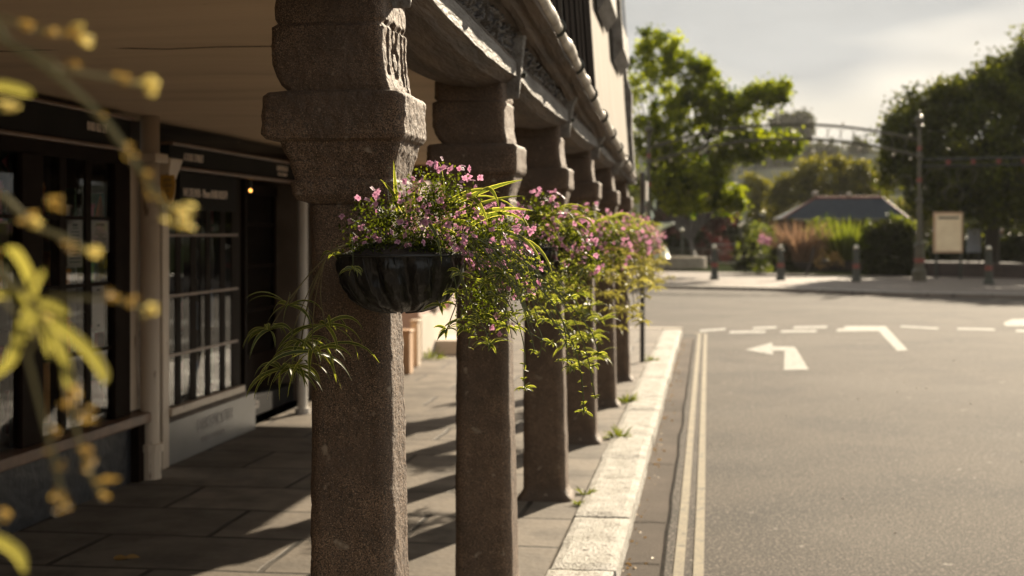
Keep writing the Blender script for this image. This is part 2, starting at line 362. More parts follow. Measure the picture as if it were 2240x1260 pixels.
# ------------------------------------------------------------------ ground, road, pavement
RZ = -.09
def sheet(name, poly, z, mat):
    m = MB(); m.add([(p[0], p[1], z) for p in poly], [tuple(range(len(poly)))]); return struct(m.build(name, mat))
sheet('ground', [(-480, -60), (480, -60), (480, 640), (-480, 640)], RZ - .02, M['grass'])
KIN, KOUT = -.75, -.44
sheet('road', [(KOUT - .06, -12), (60, -12), (60, 46.5), (-90, 46.5), (-90, 23), (KOUT - .06, 23)], RZ, M['asphalt'])
# arcade floor
pv = MB(); pv.box((-9, -12, -.3), (KIN - .008, 23.9, 0)); struct(pv.build('pavement', M['slab']))
# kerb stones in one run along the pavement edge
kb = MB(); y = -2.0; ks = [1.5, 1.1, 1.9, 1.4, .35, 1.2, 1.3, 1.25, 2.1, 1.2, 1.6, 1.0, 1.8, 1.4, 1.2, 1.5, 1.3, 1.6]
i = 0
while y < 23.4:
    l = min(ks[i % len(ks)], 23.62 - y); i += 1
    nx, ny = 7, max(3, int(l / .09)); vs = []; fs = []
    dz = random.uniform(-.004, .006); dx = random.uniform(-.006, .006)
    for a in range(ny + 1):
        for b in range(nx + 1):
            yy = y + .006 + (l - .012) * a / ny; xx = KIN + dx + (KOUT - KIN) * b / nx
            e = min(b, nx - b) == 0 or a in (0, ny)
            zz = .012 + dz + .006 * fbm(Vector((xx * 9, yy * 9, 3))) - (.012 if e else 0)
            if b == nx: xx += .008 * fbm(Vector((1, yy * 4, 7)))
            vs.append((xx, yy, zz))
    for a in range(ny):
        for b in range(nx):
            q = a * (nx + 1) + b; fs.append((q, q + 1, q + nx + 2, q + nx + 1))
    base = len(vs); W_ = nx + 1
    # outer side, ends
    for a in range(ny + 1): vs.append((vs[a * W_ + nx][0] + .006, vs[a * W_ + nx][1], RZ - .01))
    for a in range(ny): fs.append((a * W_ + nx, base + a, base + a + 1, (a + 1) * W_ + nx))
    kb.add(vs, fs)
    kb.add([(KIN + dx, y + .006, -.05), (KOUT + dx, y + .006, -.05), vs[nx], vs[0]], [(0, 1, 2, 3)])
    y += l
struct(kb.build('kerb', M['kerb'], smooth=False))
# corner kerb turning away to the left
ck = MB(); ck.box((-60, 23.905, -.2), (KOUT, 24.2, .008)); struct(ck.build('corner_kerb', M['stone']))
sheet('gutter_channel', [(KOUT - .02, -6), (-.235, -6), (-.225, 23.2), (KOUT - .02, 23.2)], RZ + .004, M['asphalt2'])
def ribbon(name, pts, wd, z, mat):
    m = MB(); vs = []
    for i, p in enumerate(pts):
        a = Vector(pts[max(i - 1, 0)]); b = Vector(pts[min(i + 1, len(pts) - 1)]); t = (b - a).normalized(); nrm = Vector((-t.y, t.x))
        vs += [(p[0] + nrm.x * wd / 2, p[1] + nrm.y * wd / 2, z), (p[0] - nrm.x * wd / 2, p[1] - nrm.y * wd / 2, z)]
    m.add(vs, [(2 * i, 2 * i + 1, 2 * i + 3, 2 * i + 2) for i in range(len(pts) - 1)]); return struct(m.build(name, mat))
for x0, rr in ((-.150, .30), (-.052, .40)):
    pts = [(x0, -4), (x0, 5), (x0 + .004, 9), (x0, 14), (x0, 20), (x0, 23.9)]
    pts += [(x0 - rr + rr * math.cos(R(a)), 23.9 + rr * 1.2 * math.sin(R(a))) for a in range(15, 91, 15)]
    pts += [(x0 - rr - 4, 23.9 + rr * 1.2 + .02), (x0 - rr - 40, 23.9 + rr * 1.2)]
    ribbon('yellow_line', pts, .052, RZ + .008, M['yellow'])
ribbon('tar_seam', [(-.232 + .012 * fbm(Vector((0, y_ * .9, 2))), y_) for y_ in [q * .35 for q in range(12, 66)]], .020, RZ + .0075, M['tar'])
for y_ in (7.25, 8.3, 10.4, 13.6, 17.2): ribbon('tar_seam', [(KOUT - .01, y_), (-.33, y_ + .03), (-.245, y_ + .01)], .014, RZ + .0085, M['tar'])
def mark(name, poly, z=RZ + .006):
    pts = [G(a, b, RZ) for a, b in poly]; m = MB(); m.add([(p.x, p.y, z) for p in pts], [tuple(range(len(pts)))]); return struct(m.build(name, M['white']))
mark('turn_arrow', [(1629.5, 766), (1689, 750), (1690.5, 758.5), (1737, 759), (1744, 767), (1769, 809.5), (1715, 811), (1716, 768), (1691, 768), (1691, 777)])
for q in ([(1645, 721), (1649, 716), (1700, 714.5), (1697, 719)], [(1734, 719.5), (1738, 714.5), (1811, 713.5), (1808, 718.5)],
          [(1594, 730), (1598, 724.5), (1676, 724), (1673, 729)], [(1706, 728.5), (1710, 723.5), (1788, 722.5), (1785, 727.5)],
          [(1970, 716.5), (1970, 713), (2052, 717.5), (2054, 721.5)], [(2094, 722), (2094, 718), (2174, 719.5), (2178, 724)],
          [(1530, 727), (1532, 722), (1588, 718), (1586, 723)], [(2222, 727), (2222, 722), (2300, 724), (2302, 729)]):
    mark('give_way_line', q)
mark('lane_divider_line', [(1829, 726), (1832, 720), (1846, 719), (1848, 714), (1937, 714), (1986, 767), (1963, 769), (1922, 725)])
mark('arrow_marking', [(2195, 707), (2215, 699), (2330, 697), (2330, 714), (2200, 714)])
# far pavement on the other side of the junction
fl = [G(1150, 616, 0), G(1420, 624, 0), G(1700, 630, 0), G(1960, 640, 0), G(2240, 645, 0), G(2500, 650, 0)]
fl = [(-60, fl[0].y + 3)] + [(p.x, p.y) for p in fl] + [(60, fl[-1].y - 3)]
m = MB(); n = len(fl)
vs = [(x, y, 0) for x, y in fl] + [(x, y + 16, 0) for x, y in fl] + [(x, y, RZ - .05) for x, y in fl]
m.add(vs, [(i, i + 1, n + i + 1, n + i) for i in range(n - 1)] + [(2 * n + i, 2 * n + i + 1, i + 1, i) for i in range(n - 1)])
struct(m.build('far_pavement', M['paver']))
ribbon('far_kerb', [(x, y + .18) for x, y in fl], .34, .006, M['kerb'])

# ------------------------------------------------------------------ stone pillars
LEV = [(-15, 606, 846, .16), (40, 604, 848, .16), (50, 612, 842, .155), (58, 598, 849, .165), (100, 596, 850, .167), (140, 598, 853, .167), (165, 606, 857, .165), (185, 618, 861, .16),
       (198, 632, 862, .155), (202, 586, 889, .165), (210, 578, 896, .17), (294, 578, 897, .172), (304, 586, 891, .168), (308, 614, 884, .15), (330, 620, 880, .145), (352, 631, 873, .135), (383, 638, 866, .125),
       (391, 640, 864, .122), (398, 633, 870, .13), (425, 634, 869, .13), (437, 645, 861, .12), (444, 669, 855, .105), (690, 672, 853, .104), (1260, 671, 866, .115), (1730, 670, 877, .121), (1752, 660, 887, .131), (1777, 640, 908, .150)]
SCL = .001257
LV = [((510 - y) * SCL + 1.6, (a - 762) * SCL, (b - 762) * SCL, hd) for y, a, b, hd in LEV]
def level(z):
    for i in range(len(LV) - 1):
        z0, z1 = LV[i][0], LV[i + 1][0]
        if z <= z0 and z >= z1:
            t = (z0 - z) / (z0 - z1) if z0 > z1 else 0
            return [LV[i][k] + (LV[i + 1][k] - LV[i][k]) * t for k in (1, 2, 3)]
    return list((LV[0] if z > LV[0][0] else LV[-1])[1:])
def carve(y, z, dpt=.022):
    """incised figures on the road-side face of the top block: a bar, an eight, two bars (y along the face, z up)"""
    zc = 2.115; h = .075
    def bar(yc, wd, z0, z1): return abs(y - yc) < wd and z0 < z < z1
    if bar(-.098, .014, zc - h, zc + h) or bar(.066, .011, zc - h - .02, zc + h) or bar(.108, .011, zc - h - .05, zc + h): return dpt
    for cz, rr in ((zc + .036, .031), (zc - .034, .038)):
        q = math.hypot((y + .018) / .85, z - cz)
        if abs(q - rr) < .011: return dpt
    return 0
def pillar_part(name, zs, per, seed, parent, amp, carved=False):
    vs = []; fs = []; r0 = random.Random(seed); off = r0.uniform(0, 50)
    for z in zs:
        xl, xr, hd = level(z); cxx = (xl + xr) / 2; hw = (xr - xl) / 2; shaft = z < 1.69
        rad = .042 if shaft else .024
        pts = []
        tot = 4 * (hw + hd)
        for k in range(per):
            s = k / per * tot; c = [(-hw, -hd), (hw, -hd), (hw, hd), (-hw, hd)]
            ed = [2 * hw, 2 * hd, 2 * hw, 2 * hd]; j = 0
            while s > ed[j] and j < 3: s -= ed[j]; j += 1
            a = c[j]; b = c[(j + 1) % 4]; t = s / ed[j]; x = a[0] + (b[0] - a[0]) * t; y = a[1] + (b[1] - a[1]) * t
            # round the corner
            qx, qy = abs(x) - (hw - rad), abs(y) - (hd - rad)
            if qx > 0 and qy > 0:
                l = math.hypot(qx, qy); f = rad / l
                x = math.copysign(hw - rad + qx * f, x); y = math.copysign(hd - rad + qy * f, y)
            nx, ny = x / hw, y / hd
            onx = abs(nx) ** 8; ony = abs(ny) ** 8; q = Vector((math.copysign(onx, nx), math.copysign(ony, ny), 0)); q.normalize()
            pp = Vector((x * 1 + off, y, z))
            dsp = amp * (fbm(pp * 7, 3) * .65 + fbm(pp * 34, 3) * .5 + fbm(pp * 90, 2) * .25)
            if carved and x > hw * .9 and z > 1.98: dsp -= carve(y, z)
            pts.append((x + cxx + q.x * dsp, y + q.y * dsp, z + (.3 * dsp if not shaft else 0)))
        vs += pts
    n = per; k = len(zs)
    for i in range(k - 1):
        for j in range(n): fs.append((i * n + j, i * n + (j + 1) % n, (i + 1) * n + (j + 1) % n, (i + 1) * n + j))
    fs += [tuple(range(n - 1, -1, -1)), tuple((k - 1) * n + j for j in range(n))]
    m = MB(); m.add(vs, fs); return m.build(name, M['granite'], parent, smooth=True, world=False)
def zlist(z0, z1, step):
    n = max(2, int(abs(z1 - z0) / step)); zs = [z0 + (z1 - z0) * i / n for i in range(n + 1)]
    zs += [l[0] for l in LV if z0 < l[0] < z1]; return sorted(set(round(z, 5) for z in zs))
PX, PY0, PDY = -.99, 1.64, 2.31
PLAB = ['granite pillar nearest the camera at the left, holding the basket with blurred trailing stems', 'large foreground granite pillar with carved figures on its capital and a black basket in front',
        'second granite pillar back, directly behind the foreground one', 'third granite pillar back, in the middle of the arcade row', 'fourth granite pillar back, dark and partly hidden by trailing plants',
        'fifth granite pillar back, with kerb weeds at its foot', 'farthest granite pillar at the end of the arcade, nearest the sign pole']
PILY = [1.2] + [PY0 + PDY * k for k in range(1, 7)]
pillars = []
for k in range(7):
    p = empty('stone_pillar', (PX, PILY[k], 0))
    tag(p, PLAB[k], 'pillar', 'granite pillars along the arcade')
    near = k == 1; st = .006 if near else .014; per = 240 if near else (96 if k < 4 else 64)
    pillar_part('shaft', zlist(-.03, 1.68, .010 if near else .03), per, k, p, .0045)
    pillar_part('capital', zlist(1.682, 2.262 if k > 1 else 2.315, st), per, k + 20, p, .0062, carved=near)
    pillars.append(p)

# ------------------------------------------------------------------ the timber-framed building over the arcade
Y0, Y1 = -5.0, 15.95
def gutX(Y): return -.700 - .0135 * (Y - 6)
def DZ(y): return -.0072 * (y - 6) if y > 6 else -.019 * (max(y, 2) - 6)
def gutZ(Y): return 2.585 - .036 * (Y - 6)
B = empty('timber_framed_building', (-2.3, 5, 0))
tag(B, 'old timber-framed building on granite pillars with cream ceiling, carved frieze and white gutter', 'building')
WX = -3.68
c = MB()
nx, ny = 24, 70
vs = [(-3.9 + (2.86) * a / nx, Y0 + (Y1 - Y0) * b / ny, 2.37 + .012 * fbm(Vector((a * .25, b * .3, 0))) - .006 * max(0, (b - 30) / 40)) for b in range(ny + 1) for a in range(nx + 1)]
c.add(vs, [(b * (nx + 1) + a + 1, b * (nx + 1) + a, (b + 1) * (nx + 1) + a, (b + 1) * (nx + 1) + a + 1) for b in range(ny) for a in range(nx)])
c.build('ceiling', M['ceiling'], B, smooth=True)
for yy in (1.2, 5.62):
    s = MB(); s.tube([(-3.8 + 2.7 * t / 12, yy + .03 * fbm(Vector((t * .4, yy, 0))), 2.368 + .012 * fbm(Vector((t * 2, (yy - Y0) * 3.34 * .3, 0)))) for t in range(13)], .0022, 5); s.build('ceiling_joint', M['oldwood'], B)
slab = MB(); slab.box((-4.4, Y0, 2.42), (-1.0, Y1, 2.62)); slab.build('floor_structure', M['oldwood'], B)
# lintels, one per bay
PB = [-5.0, -2.2, 1.2] + [PY0 + PDY * k for k in range(1, 7)] + [Y1]
for k in range(-2, 7):
    ya, yb = PB[k + 2], PB[k + 3]
    if yb - ya < .2: continue
    n = 16; ring = []
    for i in range(n + 1):
        t = i / n; y_ = ya + .004 + (yb - ya - .008) * t; sag = math.sin(PI * t) * (.035 if k < 6 else 0); j = .006 * fbm(Vector((y_ * 3, k, 0)))
        dz = DZ(y_)
        ring.append([(-.852 + j, y_, 2.352 + dz), (-.850 + j, y_, 2.292 - sag * .7 + dz + .005 * fbm(Vector((y_ * 9, 3, 1)))), (-.885, y_, 2.262 - sag + dz), (-1.0, y_, 2.245 - sag * 1.5 + dz), (-1.11, y_, 2.255 - sag * 1.6 + dz), (-1.15, y_, 2.30 - sag + dz), (-1.15, y_, 2.44), (-.9, y_, 2.44), (-.9, y_, 2.352 + dz)])
    m = MB(); q = len(ring[0]); vs = [p for r_ in ring for p in r_]
    fs = [(i * q + a, (i + 1) * q + a, (i + 1) * q + (a + 1) % q, i * q + (a + 1) % q) for i in range(n) for a in range(q) if a != 0]
    fs += [tuple(range(q)), tuple(n * q + a for a in range(q - 1, -1, -1))]
    m.add(vs, fs); lo = m.build('lintel', M['oldwood'], B)
    f = MB(); vs = []
    for i in range(n + 1):
        a, b = ring[i][0], ring[i][1]; vs += [(a[0] + .012, a[1], a[2]), (b[0] + .012, b[1], b[2]), (b[0] - .01, b[1], b[2] - .002), (a[0] - .01, a[1], a[2] + .002)]
    fs = []
    for i in range(n):
        for a in range(4): fs.append((i * 4 + a, (i + 1) * 4 + a, (i + 1) * 4 + (a + 1) % 4, i * 4 + (a + 1) % 4))
    fs += [(0, 1, 2, 3), (n * 4 + 3, n * 4 + 2, n * 4 + 1, n * 4)]
    f.add(vs, fs); f.build('fascia_board', M['greywood'], lo)
    # carved frieze panel
    na, nb = int((yb - ya - .2) / .0085), 22; vs = []
    for b in range(nb + 1):
        for a in range(na + 1):
            y_ = ya + .1 + (yb - ya - .2) * a / na; t = b / nb; z_ = 2.372 + (gutZ(y_) - .095 - 2.372) * t + DZ(y_) * (1 - t)
            ph = (y_ * 9.0) + math.sin(z_ * 40) * .8
            sw = math.sin(ph * 2.2 + 3 * math.sin(z_ * 36 + y_ * 7)) * math.cos(z_ * 62 + 2.0 * math.sin(y_ * 21))
            rel = .022 * max(0, 1 - abs(sw) * 2.2) + .008 * fbm(Vector((y_ * 40, z_ * 40, 0)), 3)
            edge = min(1, min(b, nb - b) / 2.0)
            vs.append((-.868 + rel * edge + .02 * t, y_, z_))
    m = MB(); m.add(vs, [(b * (na + 1) + a, b * (na + 1) + a + 1, (b + 1) * (na + 1) + a + 1, (b + 1) * (na + 1) + a) for b in range(nb) for a in range(na)])
    m.build('carved_frieze', M['carved'], B, smooth=True)
    m = MB(); m.tube([(-.856, ya + .06 + (yb - ya - .12) * t / 8, 2.362 + DZ(ya + (yb - ya) * t / 8)) for t in range(9)], .013, 6); m.build('frieze_moulding', M['oldwood'], B)
# back of the frieze
m = MB(); vs = []
for y_ in (Y0, Y1): vs += [(-.905, y_, 2.30), (-.875, y_, gutZ(y_) - .06), (-1.2, y_, gutZ(y_) - .06), (-1.2, y_, 2.45)]
m.add(vs, [(0, 4, 5, 1), (1, 5, 6, 2), (2, 6, 7, 3)]); m.build('frieze_backing', M['oldwood'], B)
# bracket posts in front of every pillar head
for k in range(-1, 7):
    yc = PB[k + 2] - .02; dz = DZ(yc)
    if yc < Y0: continue
    zt = gutZ(yc) - .07
    m = MB()
    prof = [(-.848, 2.195 + dz, .006), (-.842, 2.25 + dz, .022), (-.836, 2.31 + dz, .042), (-.822, zt - .05, .066), (-.795, zt, .082)]
    vs = []
    for x, z, hw in prof: vs += [(x - .045, yc - hw, z), (x - .045, yc + hw, z), (x + .016, yc + hw * .6, z), (x + .016, yc - hw * .6, z)]
    fs = [(3, 2, 1, 0)] + [(i * 4 + a, i * 4 + (a + 1) % 4, i * 4 + 4 + (a + 1) % 4, i * 4 + 4 + a) for i in range(4) for a in range(4)] + [(16, 17, 18, 19)]
    m.add(vs, fs); bo = m.build('bracket', M['greywood'], B, bevel=.005)
    m = MB(); m.tube([(-.84, yc + .005, 2.30 + dz), (-.80, yc + .005, 2.30 + dz)], .011, 8); m.build('bolt', M['iron'], bo)
# cornice: stepped moulding swept along the gutter line
prof = [(-.24, -.11), (-.19, -.115), (-.165, -.085), (-.155, -.088), (-.115, -.06), (-.10, -.075), (-.075, -.070), (-.06, -.045), (-.035, -.05), (.008, -.035), (.012, .0), (-.06, .03), (-.24, .03)]
ns = 110; vs = []; q = len(prof)
for i in range(ns + 1):
    y_ = Y0 + (Y1 + .05 - Y0) * i / ns
    for x, z in prof:
        j = fbm(Vector((y_ * 2.2, x * 12, z * 12)), 3)
        vs.append((gutX(y_) + x + .009 * j, y_, gutZ(y_) - .03 + z + .010 * j))
m = MB(); m.add(vs, [(i * q + a, (i + 1) * q + a, (i + 1) * q + a + 1, i * q + a + 1) for i in range(ns) for a in range(q - 1)] + [tuple(ns * q + a for a in range(q))])
m.build('cornice', M['oldwood'], B)
# gutter and its straps
g = MB(); pts = []; rs = []
n = 150
for i in range(n + 1):
    y_ = Y0 + (Y1 + .1 - Y0) * i / n; j = fbm(Vector((y_ * 1.3, 5, 0)))
    pts.append((gutX(y_) + .006 + .010 * j, y_, gutZ(y_) - .012 + .008 * j)); rs.append(.032 + .004 * fbm(Vector((y_ * 5, 1, 1))) + (.007 if i % 19 == 0 else 0))
g.tube(pts, rs, 14); go = g.build('gutter', M['gutter'], B, smooth=True)
y_ = -.4
while y_ < 15.9:
    m = MB(); cxx, czz = gutX(y_) + .006, gutZ(y_) - .012
    m.tube([(cxx + .041 * math.cos(R(a)), y_, czz + .041 * math.sin(R(a))) for a in range(-200, 91, 24)], .0085, 6); m.build('gutter_strap', M['iron'], go); y_ += 1.16
# upper storey, leaning slightly back
def up(x_off, Y, z): return (gutX(Y) - .030 + x_off - (z - 2.6) * .07, Y, z)
m = MB(); m.add([up(-.02, Y0, 2.9), up(-.02, Y1, 2.24), up(-.02, Y1, 6.6), up(-.02, Y0, 6.6), up(-5, Y0, 2.62), up(-5, Y1, 2.62), up(-5, Y1, 6.6), up(-5, Y0, 6.6)],
                [(0, 1, 2, 3), (1, 5, 6, 2), (3, 2, 6, 7), (0, 3, 7, 4)]); m.build('upper_wall', M['plaster'], B)
y_ = -4.6; k = 0
while y_ < 9.6:
    wd = .25 if k % 3 else .29; m = MB(); pr = -.010 + .005 * (k % 2)
    wob = [.012 * fbm(Vector((k * 3.1, z * 1.5, 0))) for z in range(9)]
    vs = []
    for i in range(9):
        z = gutZ(y_) + .0 + i * .5; vs += [up(-.03, y_ + wob[i], z), up(pr, y_ + wob[i], z), up(pr, y_ + wd + wob[i], z), up(-.03, y_ + wd + wob[i], z)]
    m.add(vs, [(i * 4 + a, i * 4 + (a + 1) % 4, i * 4 + 4 + (a + 1) % 4, i * 4 + 4 + a) for i in range(8) for a in range(4)])
    m.build('timber_stud', M['blackwood'], B); y_ += .40 + .05 * (k % 2); k += 1
m = MB(); vs = []
for z in (gutZ(9.8), 6.6): vs += [up(.0, 9.62, z), up(.0, 9.98, z), up(-.03, 9.98, z), up(-.03, 9.62, z)]
m.add(vs, [(0, 1, 5, 4), (1, 2, 6, 5), (3, 0, 4, 7)]); m.build('timber_stud', M['blackwood'], B)
m = MB(); vs = []
for z, e in ((2.15, .03), (2.7, .03), (3.15, .06), (3.3, .02), (6.6, .02)): vs += [up(e, 15.72, z), up(e, 16.02, z), up(-.3, 16.02, z), up(-.3, 15.72, z)]
m.add(vs, [(i * 4 + a, i * 4 + (a + 1) % 4, i * 4 + 4 + (a + 1) % 4, i * 4 + 4 + a) for i in range(4) for a in range(4)]); m.build('corner_post', M['greywood'], B)
for ya, yb, zb in ((10.9, 12.1, 3.42), (13.1, 14.4, 3.30)):
    m = MB(); m.add([up(0, ya, zb - .12), up(.1, ya, zb), up(.1, ya, 6.2), up(0, ya, 6.2), up(0, yb, zb - .12), up(.1, yb, zb), up(.1, yb, 6.2), up(0, yb, 6.2)],
                    [(0, 1, 2, 3), (7, 6, 5, 4), (0, 4, 5, 1), (1, 5, 6, 2)]); wo = m.build('oriel_window', M['greywood'], B)
    m = MB(); m.add([up(.103, ya + .12, zb + .25), up(.103, yb - .12, zb + .25), up(.103, yb - .12, 6.0), up(.103, ya + .12, 6.0)], [(0, 1, 2, 3)]); m.build('pane', M['glass'], wo)
# end beam across the arcade mouth
m = MB(); m.box((-3.9, 15.7, 2.19), (-1.16, 15.95, 2.42)); m.build('end_beam', M['oldwood'], B)
# wall behind the shop fronts
m = MB(); m.box((-4.55, 15.3, 0), (-3.5, 15.95, 2.36)); m.build('end_wall', M['boardwood'], B)

# ------------------------------------------------------------------ shop fronts (in the back wall of the arcade)
def ypx(px, X=WX):
    """world Y where a pixel column meets the plane X"""
    u = (px - CX) / FPX; return X * (1 + u * math.tan(TH)) / (u - math.tan(TH))
RY = (R(90), 0, R(90))      # text facing +X, reading along +Y
def shop(name, ya, yb, zf0, zf1, zsill, transoms, mulls, label, bay=.0, trim_w=.02):
    o = empty(name, (WX, (ya + yb) / 2, 0)); tag(o, label, 'shop front')
    m = MB(); m.box((WX - .06, ya, zf0), (WX + .03, yb, zf1)); m.build('fascia', M['fascia'], o)
    for z in (zf0, zf1):
        m = MB(); m.box((WX - .05, ya - .01, z - trim_w), (WX + .055, yb + .01, z + .004)); m.build('moulding', M['trim'], o, bevel=.006)
    fr = MB(); fr.box((WX - .05, ya, zf0 - .10), (WX + .012, yb, zf0 - trim_w)); fr.build('head_rail', M['frame'], o)
    for (a, b, pr) in mulls:
        m = MB(); m.box((WX - .05, a, zsill + .002), (WX + pr, b, zf0 - .10)); m.build('mullion', M['frame'], o, bevel=.004)
    for z in transoms:
        m = MB(); m.box((WX - .03, ya, z - .011), (WX + .006, yb, z + .011)); m.build('transom', M['trim'] if name == 'wine_shop_front' else M['frame'], o)
    gl = MB(); gl.add([(WX + .002, ya, zsill), (WX + .002, yb, zsill), (WX + .002, yb, zf0 - .09), (WX + .002, ya, zf0 - .09)], [(0, 1, 2, 3)]); gl.build('pane', M['glass'], o)
    it = MB(); xa = WX - 1.7
    it.add([(xa, ya, 0), (xa, yb, 0), (xa, yb, 2.36), (xa, ya, 2.36), (WX - .07, ya, 0), (WX - .07, yb, 0), (WX - .07, yb, 2.36), (WX - .07, ya, 2.36)], [(0, 1, 2, 3), (0, 3, 7, 4), (1, 5, 6, 2), (0, 4, 5, 1), (3, 2, 6, 7)])
    it.build('interior', M['interior'], o)
    return o
y1a, y1b = 3.6, ypx(276)
S1 = shop('shop_front', y1a, y1b, 2.135, 2.335, .44, [1.69, 1.29, .89],
          [(ypx(38), ypx(84), .03), (ypx(127), ypx(142), .01), (ypx(184), ypx(197), .01), (ypx(243), y1b, .03), (5.6, 5.72, .02), (6.3, 6.36, .01), (y1a, y1a + .1, .03)],
          'dark paned shop front nearest the camera at the left, with papers in its window')
m = MB(); m.box((WX - .06, y1a, .375), (WX + .10, y1b + .25, .44)); m.build('sill', M['trim'], S1, bevel=.008)
m = MB(); m.box((WX - .06, y1a, 0), (WX + .005, y1b + .2, .375)); m.build('stall_riser', M['slate'], S1)
m = MB(); m.box((WX - .0, y1b + .06, .0), (WX + .06, y1b + .2, .372)); m.build('riser_post', M['frame'], S1)
text_mesh('lettering', '01803 833 579', .075, (WX + .032, ypx(180), 2.235), RY, M['letter'], S1, sx=.62)
y2a, y2b = ypx(362), ypx(522)
S2 = shop('wine_shop_front', y2a, ypx(700), 2.06, 2.225, .40, [], [], 'charcoal shop front beyond the drainpipe, with a glossy panel below its lattice window')
for o_ in list(S2.children):
    if o_.name.split('.')[0] in ('pane', 'head_rail'): bpy.data.objects.remove(o_)
m = MB(); m.add([(WX + .002, y2a, .402), (WX + .002, y2b, .402), (WX + .002, y2b, 2.04), (WX + .002, y2a, 2.04)], [(0, 1, 2, 3)]); m.build('pane', M['glass'], S2)
for a, b in ((362, 367), (382, 394), (415, 428), (448, 459), (480, 491), (505, 524)):
    m = MB(); m.box((WX - .05, ypx(a), .40), (WX + .008, ypx(b), 2.04)); m.build('mullion', M['frame'], S2, bevel=.003)
for z in (1.585, 1.165, .755):
    m = MB(); m.box((WX - .03, y2a, z - .010), (WX + .012, y2b - .05, z + .010)); m.build('transom', M['trim'], S2)
m = MB(); m.box((WX - .05, y2a, .345), (WX + .05, y2b + .02, .40)); m.build('sill', M['cream'], S2, bevel=.008)
m = MB(); m.box((WX - .05, y2a, .30), (WX + .03, y2b + .12, .345)); m.build('sill_moulding', M['oldwood'], S2, bevel=.01)
m = MB(); m.box((WX - .06, y2a, 0), (WX + .012, ypx(556), .30)); pn = m.build('glossy_panel', M['panel'], S2, bevel=.004)
pn['label'] = 'mirror-like panel under the lattice window'
text_mesh('lettering', 'DARTMOUTH', .13, (WX + .0135, ypx(428), .20), RY, M['dimletter'], S2, sx=.95, depth=.0008)
text_mesh('lettering', 'WINE COMPANY', .06, (WX + .0135, ypx(436), .085), RY, M['dimletter'], S2, sx=1.1, depth=.0008)
sb = MB(); sb.box((WX - .01, ypx(385), 1.765), (WX + .028, ypx(510), 2.035)); sgn = sb.build('delivery_board', M['fascia'], S2)
text_mesh('lettering', 'WE DELIVER - Phone 01803 833579', .085, (WX + .030, ypx(392), 1.885), RY, M['letter'], S2, sx=.72)
text_mesh('lettering', '6 DUKE STREET', .075, (WX + .032, ypx(393), 2.135), RY, M['letter'], S2, sx=.75)
text_mesh('lettering', 'DARTMOUTH', .06, (WX + .032, ypx(598), 2.155), RY, M['letter'], S2, sx=.85)
text_mesh('lettering', 'WINE COMPANY', .035, (WX + .032, ypx(600), 2.105), RY, M['letter'], S2, sx=1.0)
# recessed doorway
yd0, yd1 = ypx(556), 13.35
DX = WX - .42
m = MB(); m.box((DX - .05, yd0, .02), (DX, yd0 + .1, 2.04)); m.box((DX - .05, yd1 - .1, .02), (DX, yd1, 2.04)); m.box((DX - .05, yd0 + .1, 1.95), (DX, yd1 - .1, 2.04)); m.build('door_frame', M['frame'], S2)
m = MB(); m.box((DX - .05, yd0 + .1, .02), (DX - .01, yd1 - .1, .5)); 
for q in (0, .5, 1): m.box((DX - .048, yd0 + .1 + q * (yd1 - yd0 - .28), .5), (DX - .012, yd0 + .18 + q * (yd1 - yd0 - .28), 1.95))
for z in (.9, 1.3, 1.68): m.box((DX - .046, yd0 + .12, z - .015), (DX - .014, yd1 - .12, z + .015))
dr = m.build('door', M['frame'], S2)
m = MB(); m.add([(DX - .03, yd0 + .12, .5), (DX - .03, yd1 - .12, .5), (DX - .03, yd1 - .12, 1.95), (DX - .03, yd0 + .12, 1.95)], [(0, 1, 2, 3)]); m.build('pane', M['glass'], dr)
m = MB(); m.tube([(DX, yd0 + .2, .95), (DX + .04, yd0 + .2, .95), (DX + .04, yd0 + .2, 1.1), (DX, yd0 + .2, 1.1)], .008, 6); m.build('handle', M['rim'], dr)
m = MB(); m.box((DX, yd0, .0), (DX + .16, yd1, .16)); st = m.build('door_step', M['fascia'], S2)
text_mesh('lettering', 'DARTMOUTHWINECO', .085, (DX + .162, yd0 + .08, .09), RY, M['dimletter'], S2, sx=.95, depth=.001)
m = MB(); m.box((DX, yd0 - .04, 0), (WX - .061, yd0 + .0, 2.04)); m.box((DX, yd1, 0), (WX + .02, yd1 + .12, 2.04)); m.build('reveal', M['frame'], S2)
lamp = empty('door_lamp', (WX - .1, ypx(548, WX - .1), 1.955)); tag(lamp, 'small glowing warm lamp in the shop doorway soffit', 'lamp')
m = MB(); m.ball((WX - .1, ypx(548, WX - .1), 1.955), .014); m.build('bulb', M['bulb'], lamp)
m = MB(); m.tube([(WX - .1, ypx(548, WX - .1), 1.97), (WX - .1, ypx(548, WX - .1), 2.05)], .016, 8); m.build('holder', M['iron'], lamp)
# white door post beyond the doorway, the sunlit strip beside the big pillar
m = MB(); yq = 12.25; xq = XatY(662, yq)
m.tube([(xq, yq, 0), (xq, yq, .05)], .07, 10); m.tube([(xq, yq, .05), (xq, yq, 2.36)], .045, 10)
tag(m.build('white_post', M['whitepaint'], smooth=False), 'slim white post by the shop door, seen just left of the big pillar', 'post')
